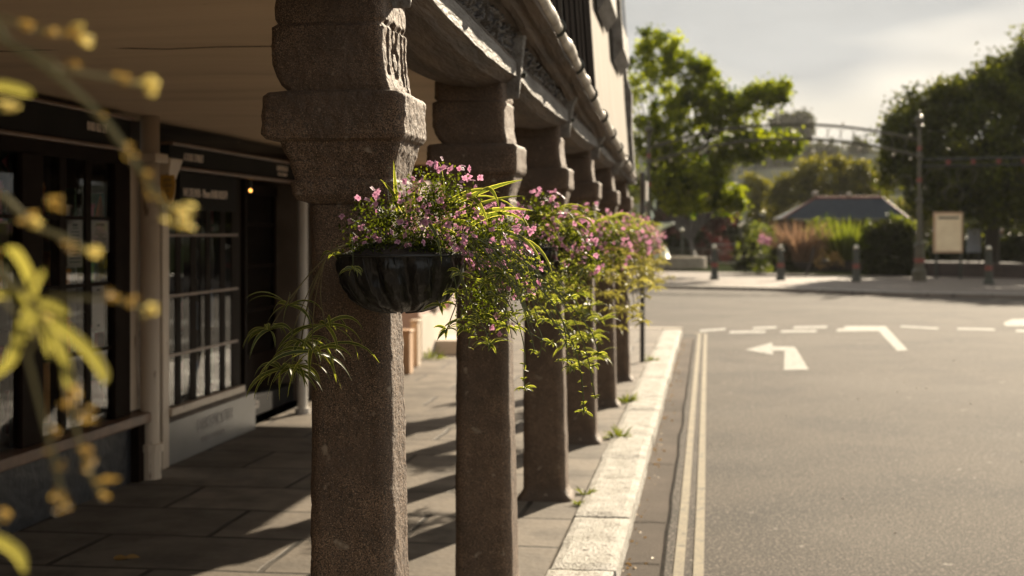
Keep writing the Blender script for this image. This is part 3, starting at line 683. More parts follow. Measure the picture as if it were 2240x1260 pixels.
# third shop front, behind the pillars
S3 = empty('panelled_shop_front', (WX, 14.4, 0)); tag(S3, 'dark shop front at the far end of the arcade, past the recessed door', 'shop front')
m = MB(); m.box((WX - .06, 13.48, 0), (WX + .01, 15.3, .6)); m.build('stall_riser', M['frame'], S3)
m = MB(); m.box((WX - .06, 13.48, 2.0), (WX + .03, 15.3, 2.35)); m.build('fascia', M['fascia'], S3)
for y_ in (13.48, 14.05, 14.65, 15.2):
    m = MB(); m.box((WX - .05, y_, .6), (WX + .01, y_ + .09, 2.0)); m.build('mullion', M['frame'], S3)
m = MB(); m.add([(WX - .02, 13.48, .6), (WX - .02, 15.3, .6), (WX - .02, 15.3, 2.0), (WX - .02, 13.48, 2.0)], [(0, 1, 2, 3)]); m.build('pane', M['glass'], S3)
m = MB(); m.box((WX - 1.7, 13.48, 0), (WX - 1.6, 15.3, 2.36)); m.build('interior', M['interior'], S3)
m = MB(); m.box((-4.6, Y0, -.0), (-3.74, 3.59, 2.36)); m.build('back_wall', M['cream'], B)
# pilaster and drainpipe between the shops
yp = ypx(293); 
m = MB(); m.box((WX - .12, ypx(277), .45), (WX + .0, ypx(310), 2.13)); tag(m.build('pilaster', M['cream'], bevel=.01), 'flat cream painted pilaster between the two shop fronts', 'pilaster')
dp = empty('drainpipe', (WX + .07, ypx(328), 0)); tag(dp, 'cream painted drainpipe with square hopper head between the shop fronts', 'drainpipe')
yy = ypx(328, WX + .07); xx = WX + .07
m = MB(); m.tube([(xx, yy, 0), (xx, yy, .22), (xx, yy, 2.36)], .062, 14); m.build('pipe', M['cream'], dp, smooth=True)
m = MB(); m.tube([(xx, yy, 0), (xx, yy, .18)], .075, 12); m.tube([(xx, yy, .18), (xx, yy, .23)], .09, 12); m.build('shoe', M['cream'], dp)
m = MB(); m.box((xx - .10, yy - .10, 2.06), (xx + .08, yy + .12, 2.12)); m.build('collar', M['cream'], dp, bevel=.008)
m = MB()
hx, hy = WX + .06, ypx(352, WX + .06)
vs = [(hx - .05, hy - .02, 1.96), (hx + .06, hy - .02, 1.96), (hx + .06, hy + .12, 1.96), (hx - .05, hy + .12, 1.96), (hx - .06, hy - .05, 2.10), (hx + .09, hy - .05, 2.10), (hx + .09, hy + .18, 2.10), (hx - .06, hy + .18, 2.10)]
m.add(vs, [(3, 2, 1, 0), (4, 5, 6, 7), (0, 1, 5, 4), (1, 2, 6, 5), (2, 3, 7, 6), (3, 0, 4, 7)]); m.build('hopper', M['cream'], dp, bevel=.006)
ws = MB(); ws.box((WX - .1, ypx(347), 0), (WX + .03, ypx(361.5), 2.06)); tag(ws.build('door_jamb', M['cream'], bevel=.006), 'narrow cream jamb strip on the right of the drainpipe', 'jamb')
# yellow projecting sign
sp = P(366, 416, 9.45)
sg = empty('hanging_sign', sp); tag(sg, 'small yellow shield-shaped sign with dark lettering hanging by the drainpipe', 'sign')
hw = .045; prof = [(-hw, .10), (hw, .10), (hw * 1.15, .04), (hw * 1.05, -.02), (hw * .8, -.075), (.01, -.105), (-hw * .5, -.09), (-hw * 1.0, -.03), (-hw * 1.1, .04)]
m = MB(); m.prism([sp + Vector((0, 0, 0)) + RT * a + Vector((0, 0, b)) for a, b in prof], FW * .018); m.build('board', M['signyellow'], sg)
for i, (z, t) in enumerate(((.065, 'ATM'), (.03, 'CASH'), (-.005, '24'), (-.04, 'H'))):
    text_mesh('lettering', t, .034, sp + Vector((0, 0, z)) - FW * .003, (R(90), 0, TH), M['ink'], sg, sx=.7, depth=.001, align='CENTER')
m = MB(); m.tube([sp + Vector((0, 0, .10)) + FW * .009, sp + Vector((0, 0, .13)) + FW * .009, sp + Vector((-.06, 0, .13)) + FW * .009], .006, 6); m.build('hook', M['iron'], sg)
# papers in the first window
for i, (a, b, c_, d_, lab) in enumerate(((147, 180, 480, 586, 'tall white paper notice in the near shop window, left of the other notice'), (199, 238, 482, 553, 'shorter white paper notice in the near shop window, under the orange flag'), (202, 227, 624, 728, 'lowest white paper notice in the near shop window, with two dots'))):
    d0 = 8.4; m = MB(); xg = WX - .012
    za = lambda py, px: H + (HY - py) / FPX * (ypx(px, xg) / (math.cos(TH) + (px - CX) / FPX * math.sin(TH)))
    pts = [(xg, ypx(a, xg), za(d_, a)), (xg, ypx(b, xg), za(d_, a)), (xg, ypx(b, xg), za(c_, a)), (xg, ypx(a, xg), za(c_, a))]
    po = empty('paper_notice', pts[0]); tag(po, lab, 'notice', 'papers in the near shop window')
    m.prism(pts, (.002, 0, 0)); m.build('sheet', M['paper'], po)
    yA, yB, zA, zB = pts[0][1], pts[1][1], pts[0][2], pts[2][2]
    m = MB()
    for k in range(2 if i == 2 else 11):
        z = zB - (zB - zA) * ((.1 + .75 * k) if i == 2 else (.10 + (.075 if k < 4 else .078) * k)); hh = (.012 if k == 0 else .0045) if i < 2 else .009
        q = .38 if i == 2 else random.uniform(.12, .36)
        m.box((xg + .002, yA + (yB - yA) * q, z - hh), (xg + .0032, yB - (yB - yA) * q, z + hh * .3))
    m.build('print', M['ink'], po)
for i, (pts, mt, lab) in enumerate((([(220, 425), (232, 474), (208, 474)], 'orange', 'orange triangular bunting flag in the near shop window'), ([(5, 352), (30, 325), (30, 392)], 'pinkcloth', 'pink-red triangular bunting flag in the leftmost shop pane'))):
    xg = WX - .07; vv = []
    for px, py in pts:
        yv = ypx(px, xg); dd = yv / (math.cos(TH) + (px - CX) / FPX * math.sin(TH)); vv.append((xg, yv, H + (HY - py) / FPX * dd))
    m = MB(); m.prism(vv, (-.003, 0, 0)); tag(m.build('bunting_flag', M[mt]), lab, 'flag', 'bunting in the near shop window')
# goods on display inside, colours brightened to echo reflections in the glass
rr = random.Random(11)
gcol = [pm('goods_%s' % n_, tuple(min(.8, 1.8 * v) for v in c_), None, 8, .5) for n_, c_ in (('blue', (.06, .09, .16)), ('red', (.30, .04, .05)), ('green', (.04, .14, .07)), ('cream', (.40, .34, .26)), ('amber', (.35, .16, .03)), ('pink', (.42, .16, .18)))]
GL = {'blue': 0}
def bottle(loc, mt, lab, grp, s=1):
    m = MB(); m.lathe([(.001, 0), (.038 * s, .003), (.038 * s, .17 * s), (.030 * s, .20 * s), (.013 * s, .235 * s), (.013 * s, .29 * s), (.001, .292 * s)], loc, 12)
    return tag(m.build('bottle', mt, smooth=True), lab, 'bottle', grp)
for i in range(10):
    bottle((WX - .28, y2a + .15 + i * .19, .4), gcol[i % 6], 'bottle standing in a row along the wine shop window ledge', 'bottles in the wine shop window')
m = MB(); m.box((WX - .5, y2a + .05, .3), (WX - .09, y2b, .398)); m.build('window_ledge', M['interior'], S2)
m = MB(); m.box((WX - .5, y1a + .05, .3), (WX - .09, y1b, .46)); m.build('window_ledge', M['interior'], S1)
for i in range(9):
    y_ = 6.6 + i * .25; hgt = rr.uniform(.18, .4); m = MB()
    bx_ = WX - .15 - rr.uniform(.05, .2); m.lathe([(.001, 0), (.05, .002), (.07, hgt * .5), (.045, hgt * .85), (.055, hgt), (.045, hgt), (.035, hgt * .8), (.001, .02)], (bx_, y_, .46), 12)
    tag(m.build('vase', gcol[rr.randrange(6)], smooth=True), 'vase standing among the vases on the ledge of the near shop window', 'vase', 'vases in the near shop window')

for zz in (.88, 1.27, 1.67):
    m = MB(); m.box((WX - .32, y1a + .1, zz - .02), (WX - .075, y1b - .02, zz)); m.build('display_shelf', M['interior'], S1)
    m = MB(); m.box((WX - .32, y2a + .03, zz - .02), (WX - .075, y2b - .05, zz)); m.build('display_shelf', M['interior'], S2)
vivid = [pm('gift_%s' % n_, c_, None, 8, .5) for n_, c_ in (('pink', (.75, .25, .32)), ('white', (.75, .72, .68)), ('blue', (.18, .30, .50)), ('orange', (.75, .30, .06)), ('green', (.15, .40, .20)), ('red', (.60, .08, .08)))]  # vivid boxes and bottles added in place of coloured reflections in the panes
for i in range(39):
    zz = (.88, 1.27, 1.67)[i % 3]; y_ = 7.0 + (i // 3) * .165; q = rr.randrange(6); hgt = rr.uniform(.10, .26); wd = rr.uniform(.05, .065)
    if y_ > y1b - .1: continue
    m = MB(); m.box((WX - .18, y_ - wd, zz), (WX - .09, y_ + wd, zz + hgt)); m.box((WX - .187, y_ - wd * 1.05, zz + hgt * .8), (WX - .083, y_ + wd * 1.05, zz + hgt * .8 + .02))
    tag(m.build('gift_box', vivid[q], bevel=.004), 'coloured box added on the near shop window shelves in place of reflections', 'box', 'added boxes in the near shop window')
for i in range(30):
    zz = (.88, 1.27, 1.62)[i % 3]; bottle((WX - .12, y2a + .12 + (i // 3) * .185, zz), vivid[(i * 5 + 2) % 6], 'coloured bottle added on a wine shop window shelf in place of reflections', 'bottles on the wine shop shelves')
# ------------------------------------------------------------------ houses beyond the arcade
HA = empty('pink_house', (-5.5, 20, 0)); tag(HA, 'pinkish rendered house on the far side of the lane past the arcade end', 'house')
m = MB(); m.box((-8, 17.6, 0), (-3.62, 22.8, 6.5)); m.build('wall', M['pinkwall'], HA)
m = MB(); m.add([(-8.2, 17.4, 6.5), (-3.4, 17.4, 6.5), (-3.4, 23, 6.5), (-8.2, 23, 6.5), (-5.8, 17.4, 8.4), (-5.8, 23, 8.4)], [(0, 1, 4), (1, 2, 5, 4), (2, 3, 5), (3, 0, 4, 5), (3, 2, 1, 0)]); m.build('roof', M['roofslate'], HA)
m = MB(); m.box((-3.64, 17.62, 0), (-3.585, 22.78, .55)); m.build('plinth', M['palewall'], HA)
m = MB(); m.box((-3.7, 18.6, .56), (-3.58, 19.5, 2.4)); d_ = m.build('door', M['redpaint'], HA)
m = MB(); m.box((-3.6, 18.5, .56), (-3.55, 18.6, 2.45)); m.box((-3.6, 19.5, .56), (-3.55, 19.6, 2.45)); m.build('frame', M['whitepaint'], d_)
m = MB(); m.box((-3.64, 20.3, .9), (-3.59, 21.6, 2.3)); w_ = m.build('window', M['whitepaint'], HA)
m = MB(); m.box((-3.6, 20.4, 1.0), (-3.583, 21.5, 2.2)); m.build('pane', M['carglass'], w_)
m = MB(); m.box((-3.58, 18.5, 0), (-3.1, 19.6, .18)); m.build('front_step', M['palewall'], HA)

for px0, px1, py0, d_, mt, lab in ((868, 897, 722, 16.1, 'boardwood', 'low brown timber post at the end of the arcade wall'), (898, 914, 700, 17.0, 'cream', 'low cream post just right of the brown timber post')):
    a = P(px0, 800, d_); b = P(px1, 800, d_); z1 = H + (HY - py0) / FPX * d_; o = empty('low_post', ((a.x + b.x) / 2, a.y, 0)); tag(o, lab, 'post')
    m = MB(); m.box((a.x, a.y, 0), (b.x, a.y + .2, z1 - .03)); m.build('shaft', M[mt], o, bevel=.01)
    m = MB(); m.box((a.x - .012, a.y - .012, z1 - .028), (b.x + .012, a.y + .212, z1)); m.build('cap', M[mt], o, bevel=.008)
# ------------------------------------------------------------------ plants: leaves, flowers, spider plants
def strip_leaf(mb, base, dir0, length, width, droop, seg=8, tone=.5, twist=0, roll=None):
    """arching strap leaf with pale margins; dir0 start direction, droop pulls it down"""
    if roll is None: roll = random.uniform(-1.25, 1.25)
    p = Vector(base); d = Vector(dir0).normalized(); pts = [p.copy()]; ds = [d.copy()]; st = length / seg
    for i in range(seg):
        d = (d + Vector((0, 0, -droop * (i + 1) / seg))).normalized(); p = p + d * st; pts.append(p.copy()); ds.append(d.copy())
    vs = []; cs = []
    for i, q in enumerate(pts):
        t = i / seg; wd = width * (min(1, .45 + 2.2 * t) if t < .25 else 1) * (1 - max(0, (t - .45) / .55) ** 1.6) + .0003
        s = ds[i].cross(Vector((0, 0, 1)))
        if s.length < .05: s = Vector((1, 0, 0))
        s.normalize(); s = Matrix.Rotation(roll + twist * t, 3, ds[i]) @ s; nn = s.cross(ds[i])
        for a, e in ((-1, 1), (-.62, 0), (0, 0), (.62, 0), (1, 1)):
            vs.append(q + s * a * wd / 2 + nn * (.16 * abs(a) * wd)); cs.append((tone, e, 0))
    fs = [(i * 5 + a, i * 5 + a + 1, i * 5 + a + 6, i * 5 + a + 5) for i in range(seg) for a in range(4)]
    mb.add(vs, fs, cs)
def rosette(mb, c, n, ln, wd, rnd, up_=.55, droop=.32, seg=7):
    a0 = rnd.uniform(0, 6)
    for i in range(n):
        a = a0 + i * 2.399; e = up_ + rnd.uniform(-.5, .45)
        d = Vector((math.cos(a) * math.cos(e), math.sin(a) * math.cos(e), math.sin(e)))
        strip_leaf(mb, Vector(c), d, ln * rnd.uniform(.6, 1.1), wd * rnd.uniform(.8, 1.15), droop * rnd.uniform(.7, 1.5), seg, rnd.uniform(.2, .9), rnd.uniform(-.5, .5))
def flower_mesh(name, mat, petals=5):
    mb = MB()
    for k in range(petals):
        a = 2 * PI * k / petals; s = .62 if k in (2, 3) else 1.0
        if k == 0: s = 1.25
        c_, s_ = math.cos(a), math.sin(a)
        def q(r, o, z): return (r * c_ - o * s_, r * s_ + o * c_, z)
        mb.add([q(.05, 0, 0), q(.55 * s, -.42 * s, .16), q(1.0 * s, -.12, .10), q(1.0 * s, .12, .10), q(.55 * s, .42 * s, .16)], [(0, 1, 2, 3, 4)],
               [(.05, 0, 0), (.6, 0, 0), (.95, 0, 0), (.95, 0, 0), (.6, 0, 0)])
    me_o = mb.build(name, mat); me = me_o.data; bpy.data.objects.remove(me_o); return me
FLOWER = flower_mesh('flower', M['petal'])
FV = np.array([v.co[:] for v in FLOWER.vertices]); FFn = [tuple(p.vertices) for p in FLOWER.polygons]
FC = np.array([c_.color[:3] for c_ in FLOWER.color_attributes['Col'].data])
def rot_rand(rng, facing=None):
    z = rng.normal(size=3)
    if facing is not None: z = z * .55 + np.array(facing)
    z /= np.linalg.norm(z); x = rng.normal(size=3); x -= z * (x @ z); x /= np.linalg.norm(x); y_ = np.cross(z, x); return np.stack([x, y_, z], 1)
def flower_mass(name, pts, size, parent, rng, tones=(0, 1)):
    V = []; F = []; C = []; n = len(FV)
    for i, p in enumerate(pts):
        Rm = rot_rand(rng, (.1, -.7, .3)); s = size * rng.uniform(.7, 1.2); V.append(FV @ Rm.T * s + p)
        F.append(np.array(FFn) + i * n); t = rng.uniform(-.15, .15); C.append(np.clip(FC + np.array([t, 0, 0]), 0, 1))
    o = npmesh(name, np.concatenate(V), np.concatenate(F), np.concatenate(C), M['petal'], parent, (0, 0, 0))
    return o
# ellipsoids that shape the planting of one basket: (dx, dz, depth, rx, rz, rdepth, weight) in metres about the rim centre
SHAPE = [(-.03, .02, -.09, .13, .035, .06, .6), (.08, .03, -.09, .10, .04, .06, .4), (-.02, .085, 0, .145, .085, .13, 1.0), (.10, .135, 0, .12, .11, .11, 1.1), (.225, .04, .0, .12, .09, .10, 1.0), (.30, -.05, 0, .065, .085, .08, .6), (.06, .03, 0, .15, .05, .13, .6), (.22, -.12, .0, .09, .11, .07, .45)]
FSH = [tuple(e[:6]) + (w_,) for e, w_ in zip(SHAPE, (.08, .15, .9, 1.5, 1.9, 1.1, .3, .35))]
def sample(n, rng, shell=.55, sh=SHAPE):
    wts = np.array([e[6] for e in sh]); idx = rng.choice(len(sh), n, p=wts / wts.sum()); E = np.array(sh)[idx]
    u = unit(n, rng); r = rng.uniform(0, 1, n) ** (1 / 3); r = shell + (1 - shell) * r if shell else r; r = rng.uniform(shell, 1.0, n)
    q = u * r[:, None]
    loc = np.stack([E[:, 0] + q[:, 0] * E[:, 3], E[:, 2] + q[:, 1] * E[:, 5], E[:, 1] + q[:, 2] * E[:, 4]], 1)
    return loc, u
def basket(k, c, label, lod, front=(0, -1)):
    """a hanging basket whose rim centre is c; parts are built in local coordinates: x right of the row, y along it, z up"""
    rnd = random.Random(100 + k); rng = np.random.default_rng(100 + k)
    o = empty('hanging_basket', c); o.rotation_euler = (0, 0, TH * .6); tag(o, label, 'hanging basket', 'flower baskets on the pillars')
    # liner bulging between the wires
    Rb, Db = .172, .150
    def fn(a, t): return 1 - .15 * (abs(math.cos(6 * a + 2.2 * t)) ** 4) * min(1, (1 - t) * 3 + .2) + .035 * fbm(Vector((math.cos(a) * 3, math.sin(a) * 3, t * 5 + k)))+ .028 * fbm(Vector((math.cos(a) * 10, math.sin(a) * 12, t * 9 + k)))
    prof = []
    nn = 26
    for i in range(nn + 1):
        t = i / nn; a = t * PI / 2 * .97
        prof.append((max(.012, Rb * math.cos(a) ** .62 + (.0 if t > .1 else -.004)), -Db * math.sin(a) ** 1.05))
    prof = prof[::-1]
    m = MB(); m.lathe(prof, (0, 0, 0), 144 if lod == 0 else 48, fn); m.build('liner', M['liner'], o, smooth=True, world=False)
    m = MB(); m.lathe([(.001, .0), (Rb * .9, .0), (Rb * .55, .03), (.001, .04)], (0, 0, 0), 20); m.build('soil', M['soil'], o, world=False)
    m = MB(); m.tube([(Rb * 1.0 * math.cos(R(a)), Rb * 1.0 * math.sin(R(a)), 0) for a in range(0, 361, 12)], .004, 6)
    for q in range(12):
        a0 = PI / 12 + q * PI / 6
        m.tube([(Rb * (math.cos(t * PI / 2) ** .62) * .965 * math.cos(a0 - .217 * (1 - t)), Rb * (math.cos(t * PI / 2) ** .62) * .965 * math.sin(a0 - .217 * (1 - t)), -Db * 1.01 * math.sin(t * PI / 2)) for t in [i / 9 * .97 for i in range(10)]], .0022, 5)
    m.build('wire_frame', M['wire'], o, world=False, smooth=True)
    m = MB(); m.tube([(-.02, .165, 0), (-.03, .24, .01)], .007, 6); m.tube([(-.03, .225, -.16), (-.03, .225, .1)], .007, 6); m.tube([(-.02, .155, -.07), (-.03, .23, -.14)], .005, 6); m.build('bracket', M['wire'], o, world=False)
    nl = (8500, 3200, 1700, 900)[lod]; ls = (.0108, .015, .019, .024)[lod]
    pts, u = sample(nl, rng, .15)
    tone = np.clip(rng.normal(.45, .25, nl), 0, 1)
    V, F, C = leaf_arrays(pts, ls * rng.uniform(.6, 1.3, nl), tone, .6, .0, rng)
    fo = npmesh('foliage', V, F, C, M['leaf'], o)
    # wiry flowering stems poking out of the dome
    m = MB()
    for q in range((110, 60, 30, 12)[lod]):
        p0, u0 = sample(1, rng, .1); p0 = p0[0]; u0 = u0[0]; u0[2] = abs(u0[2]) * .7; b = Vector(p0); d = Vector(u0)
        l_ = rng.uniform(.05, .11); m.tube([b, b + d * l_ * .5 + Vector((0, 0, .01)), b + d * l_], (.0009, .0008, .0005), 4, cap=False)
    m.build('flower_stems', M['stem'], o, world=False)['kind'] = 'stuff'
    # flowers: the largest as single parts on the nearest baskets, the rest in one mesh
    nf = (330, 190, 120, 100)[lod]; fs_ = (.0098, .012, .014, .017)[lod]
    pts, u = sample(nf * 3, rng, .85, FSH); keep = (pts[:, 2] > -.01 - 1.4 * np.clip(pts[:, 0] - .1, 0, 1)) ; pts = pts[keep]; pts = pts + np.array([.012, -.012, .012]); pts = pts[:nf]
    # clusters to the right and top
    order = np.argsort(pts[:, 1]); pts = pts[order]
    single = 100 if lod == 0 else (40 if lod == 1 else 0)
    if single:
        for p in pts[:single]:
            f = bpy.data.objects.new('flower', FLOWER); COL.objects.link(f); f.parent = o; f.location = p
            Rm = rot_rand(rng, (.1, -.7, .3)); f.rotation_euler = Matrix(Rm.tolist()).to_euler(); s = fs_ * rng.uniform(.75, 1.25); f.scale = (s, s, s)
    if len(pts) > single:
        fm = flower_mass('flower_mass', pts[single:], fs_, o, rng)
        fm['kind'] = 'stuff'
    # strap leaves of the spider plants
    if lod == 0:
        for (x, z, dx, dz, ln, dr, dy) in ((.02, .10, -.45, .9, .12, .1, -.3), (.0, .10, -.1, 1, .15, .02, .2), (.05, .13, .2, 1, .11, .3, -.4), (.14, .13, .9, .42, .20, .05, -.2), (.15, .11, .9, .34, .19, .06, .1), (.16, .10, .95, .22, .20, .07, -.3), (.13, .14, .9, .45, .15, .14, -.5), (.06, .12, -.2, .9, .08, .5, -.5),
                                           (.22, .06, .9, .1, .20, .35, -.2), (.20, .03, .8, .0, .24, .4, -.5), (.24, .04, .9, .2, .22, .45, .1), (.18, .0, .7, .1, .22, .5, -.3), (.12, .16, -.1, 1, .10, .3, .3)):
            m = MB(); strip_leaf(m, (x, -.03, z), (dx, dy * .6, dz), ln, .0125, dr, 10, rnd.uniform(.4, .9), rnd.uniform(-.4, .4), rnd.choice((-1, 1)) * rnd.uniform(.7, 1.2)); m.build('strap_leaf', M['spider'], o, world=False, smooth=True)
    for q in range((9, 22, 18, 14)[lod]):
        a = rnd.uniform(-1.2, 1.2); x = rnd.uniform(.0, .22)
        m = MB(); strip_leaf(m, (x, rnd.uniform(-.07, .07), rnd.uniform(.05, .15)), (math.cos(a), math.sin(a) * .8, rnd.uniform(.1, 1.0)), rnd.uniform(.14, .27), .0135, rnd.uniform(.25, .55), 9, rnd.uniform(.3, 1), rnd.uniform(-.5, .5)); m.build('strap_leaf', M['spider'], o, world=False, smooth=True)
    return o, rnd, rng
def trail(parent, path, rs, rnd, plant=None, buds=0, wd=.006, mat='stem', world=False, lmat='spider'):
    """one runner (a part) through points, with its bracts and the plantlet at its end as sub-parts"""
    pts = [Vector(p) for p in path]; sm = []
    for i in range(len(pts) - 1):
        p0 = pts[max(i - 1, 0)]; p1 = pts[i]; p2 = pts[i + 1]; p3 = pts[min(i + 2, len(pts) - 1)]
        for t in (0, .25, .5, .75):
            sm.append(.5 * ((2 * p1) + (-p0 + p2) * t + (2 * p0 - 5 * p1 + 4 * p2 - p3) * t * t + (-p0 + 3 * p1 - 3 * p2 + p3) * t ** 3))
    sm.append(pts[-1]); mb = MB(); mb.tube(sm, rs, 5, cap=False); ro = mb.build('runner', M[mat], parent, world=world)
    if buds:
        mb = MB()
        for q in range(buds):
            c = sm[rnd.randrange(len(sm) // 3, len(sm))]
            strip_leaf(mb, c, (rnd.uniform(-1, 1), rnd.uniform(-1, 1), rnd.uniform(-.3, .8)), rnd.uniform(.008, .02), .0055, .2, 3, rnd.uniform(.3, .9))
        mb.build('bracts', M[lmat], ro, world=world)['kind'] = 'stuff'
    if plant: plantlet(ro, sm[-1], plant[0], plant[1], wd, rnd, .3, .35, 6, lmat, world)
    return ro
def plantlet(parent, c, n, ln, wd, rnd, up_=.3, droop=.35, seg=6, lmat='spider', world=False):
    mb = MB(); rosette(mb, c, n, ln * 1.15, wd * .9, rnd, up_, droop * .85, seg); return mb.build('plantlet', M[lmat], parent, smooth=True, world=world)
BLAB = ['hanging basket nearest the camera at the far left, its pale stems trailing blurred into view', 'black lined flower basket in sharp focus on the foreground pillar, full of pink flowers',
        'second flower basket back, pink blooms seen right behind the foreground basket', 'third flower basket back, with arching striped leaves', 'fourth flower basket back along the arcade, with yellow-green trailing leaves', 'fifth flower basket back along the arcade', 'farthest flower basket, on the last pillar by the sign pole']
BZ = 1.547
bl = {}
for k in range(1, 7):
    c = (PX + .186, PY0 + PDY * k - .115 - .17, BZ - .004 * k)
    bl[k] = basket(k, c, BLAB[k], 0 if k == 1 else (1 if k == 2 else (2 if k < 5 else 3)))
    o, rnd, rng = bl[k]
    if k > 1:   # generic trails on the baskets further back
        for q in range(11 if k < 4 else 8):
            x0 = rnd.uniform(.05, .25); L_ = rnd.uniform(.18, .50); y0 = rnd.uniform(-.12, .1)
            trail(o, [(x0, y0, .06), (x0 + .09, y0 - .02, .02), (x0 + .13, y0 - .03, -L_ * .5), (x0 + .15 + rnd.uniform(-.04, .04), y0 - .03, -L_)], .0016, rnd, (10, .085, 0), 8, .013, 'stem_red', lmat='paleleaf' if k > 2 else 'spider')
        for q in range(34 if k < 4 else 44):
            plantlet(o, (rnd.uniform(.0, .34), rnd.uniform(-.13, .13), rnd.uniform(-.30, -.02)), 7, .075, .014, rnd, .2, .4, 5, 'paleleaf' if k > 2 else 'spider')
# --- the focused basket: runners traced from their places in the picture
o1, rnd, rng = bl[1]
inv = Matrix.LocRotScale(Vector(o1.location), o1.rotation_euler, None).inverted()
D1 = 3.60
def B1(px, py, dd=0): return inv @ P(px, py, D1 + dd)
R1 = [([(1040, 520), (1120, 570), (1190, 640), (1240, 720), (1268, 800), (1275, 860), (1277, 900)], (14, .028, 0), 26),
      ([(1030, 560), (1085, 620), (1130, 700), (1148, 770), (1146, 820), (1148, 850)], (14, .030, 0), 12),
      ([(1050, 520), (1150, 580), (1230, 650), (1290, 720), (1310, 775)], (11, .024, 0), 14),
      ([(1050, 540), (1130, 620), (1200, 690), (1235, 745), (1250, 805)], (11, .028, 0), 14),
      ([(1020, 560), (1060, 640), (1120, 700), (1180, 740), (1205, 750)], (9, .024, 0), 8),
      ([(1060, 520), (1170, 590), (1250, 690), (1285, 780), (1300, 860), (1305, 870)], None, 16),
      ([(1000, 580), (1020, 650), (1035, 690), (1030, 730), (1024, 760)], None, 5),
      ([(1080, 540), (1150, 610), (1230, 640), (1250, 650)], (9, .022, 0), 4),
      ([(1005, 590), (1030, 660), (1060, 720), (1072, 755)], (11, .052, 0), 3),
      ([(990, 590), (1000, 650), (985, 700), (977, 722)], (8, .05, 0), 2),
      ([(1010, 580), (1055, 620), (1090, 670), (1110, 715)], (10, .05, 0), 3),
      ([(1000, 590), (1020, 640), (1008, 690), (1012, 700)], (8, .05, 0), 3),
      ([(980, 620), (968, 650), (962, 668)], (6, .045, 0), 0),
      ([(1110, 600), (1160, 690), (1185, 735), (1180, 780)], None, 8),
      ([(1090, 570), (1140, 660), (1170, 770)], (6, .018, 0), 6),
      ([(1045, 590), (1100, 640), (1105, 690)], (8, .03, 0), 5),
      ([(1070, 560), (1160, 640), (1225, 720), (1270, 770)], (8, .022, 0), 10),
      ([(1085, 560), (1180, 630), (1230, 700), (1242, 790)], (7, .02, 0), 8),
      ([(1040, 560), (1070, 650), (1060, 700)], (8, .045, 0), 3)]
for i, (pp, pl, nb) in enumerate(R1):
    pts = [B1(a, b, .10 * math.sin(i * 2.1) + .02 * j) for j, (a, b) in enumerate(pp)]
    trail(o1, pts, .0015 if i else .0019, rnd, pl, nb, .0100 if (pl and pl[1] > .04) else .0075)
for (px, py, n_, ln, wd, dd) in ((1000, 640, 8, .045, .011, .0), (1050, 690, 9, .05, .012, .03), (1085, 650, 8, .045, .011, -.03), (1020, 715, 8, .045, .011, .04), (1120, 690, 7, .04, .010, .06), (1060, 620, 8, .05, .011, -.05), (1150, 650, 6, .03, .009, .0), (1190, 700, 7, .028, .009, .05), (1215, 660, 6, .025, .009, -.03), (1010, 600, 7, .045, .011, -.06), (1100, 600, 7, .045, .012, -.05), (1225, 790, 7, .026, .009, .02), (1300, 800, 6, .022, .008, .0), (1262, 740, 7, .024, .009, .04), (1165, 600, 6, .03, .009, -.05)):
    plantlet(o1, B1(px, py, dd), n_, ln, wd, rnd, .3, .4, 6)
# hairs of thin green stems raining down on the right side
for q in range(46):
    x = rnd.uniform(1000, 1150); y_ = rnd.uniform(500, 560); l_ = rnd.uniform(60, 200); dx = rnd.uniform(15, 110)
    dd = rnd.uniform(-.08, .12); trail(o1, [B1(x, y_, dd), B1(x + dx * .5, y_ + l_ * .35, dd), B1(x + dx, y_ + l_, dd)], .0011, rnd, None, 5)
# dark plantlets hanging left of the pillar
DL = 3.62
def BL(px, py, dd=0): return inv @ P(px, py, DL + dd)
for (px, py, n_, ln, wd, dd) in ((632, 668, 8, .085, .0085, .03), (588, 722, 11, .075, .0085, .0), (712, 712, 10, .10, .0085, .0), (684, 770, 14, .12, .0095, -.03), (616, 808, 13, .10, .009, .02), (772, 588, 9, .028, .006, -.09), (728, 556, 7, .03, .005, .03), (660, 745, 8, .08, .008, .03), (650, 800, 7, .08, .008, .05)):
    if ln < .04: t_ = trail(o1, [BL(770, 520, -.04), BL(px, py - 30, dd), BL(px, py, dd)], .0007, rnd)
    else: t_ = trail(o1, [BL(760, 535, .0), BL(715, 560, dd), BL((px + 690) / 2, (py + 570) / 2, dd), BL(px, py, dd)], .0014, rnd, mat='stem_red')
    plantlet(t_, BL(px, py, dd), n_ + 2, ln * 1.3, wd * 1.3, rnd, .25, .42, 8)

# --- nearest basket, out of frame at the left, whose plants trail into the view out of focus
k = 0
c0 = (PX + .10, 1.2 - .30, 1.70)
o0 = empty('hanging_basket', c0); tag(o0, BLAB[0], 'hanging basket', 'flower baskets on the pillars')
m = MB(); m.lathe([(.012, -.17), (.07, -.165), (.12, -.14), (.15, -.09), (.165, -.03), (.165, 0), (.15, 0), (.001, .02)], c0, 40); m.build('liner', M['liner'], o0, smooth=True)
m = MB(); m.tube([(c0[0], c0[1] + .16, 1.70), (c0[0] - .02, c0[1] + .30, 1.70)], .007, 6); m.build('bracket', M['wire'], o0)
D0 = 1.02
def F0(px, py, dd=0): return P(px, py, D0 + dd)
root0 = Vector(c0) + Vector((.05, -.02, .05))
def runner(pts, r, dds=None):
    pp = [root0, root0.lerp(F0(*pts[0]), .5) + Vector((0, 0, .05))] + [F0(a, b, (dds or 0)) for a, b in pts]; trail(o0, pp, r * .95, rnd, mat='stem_pale', world=True)
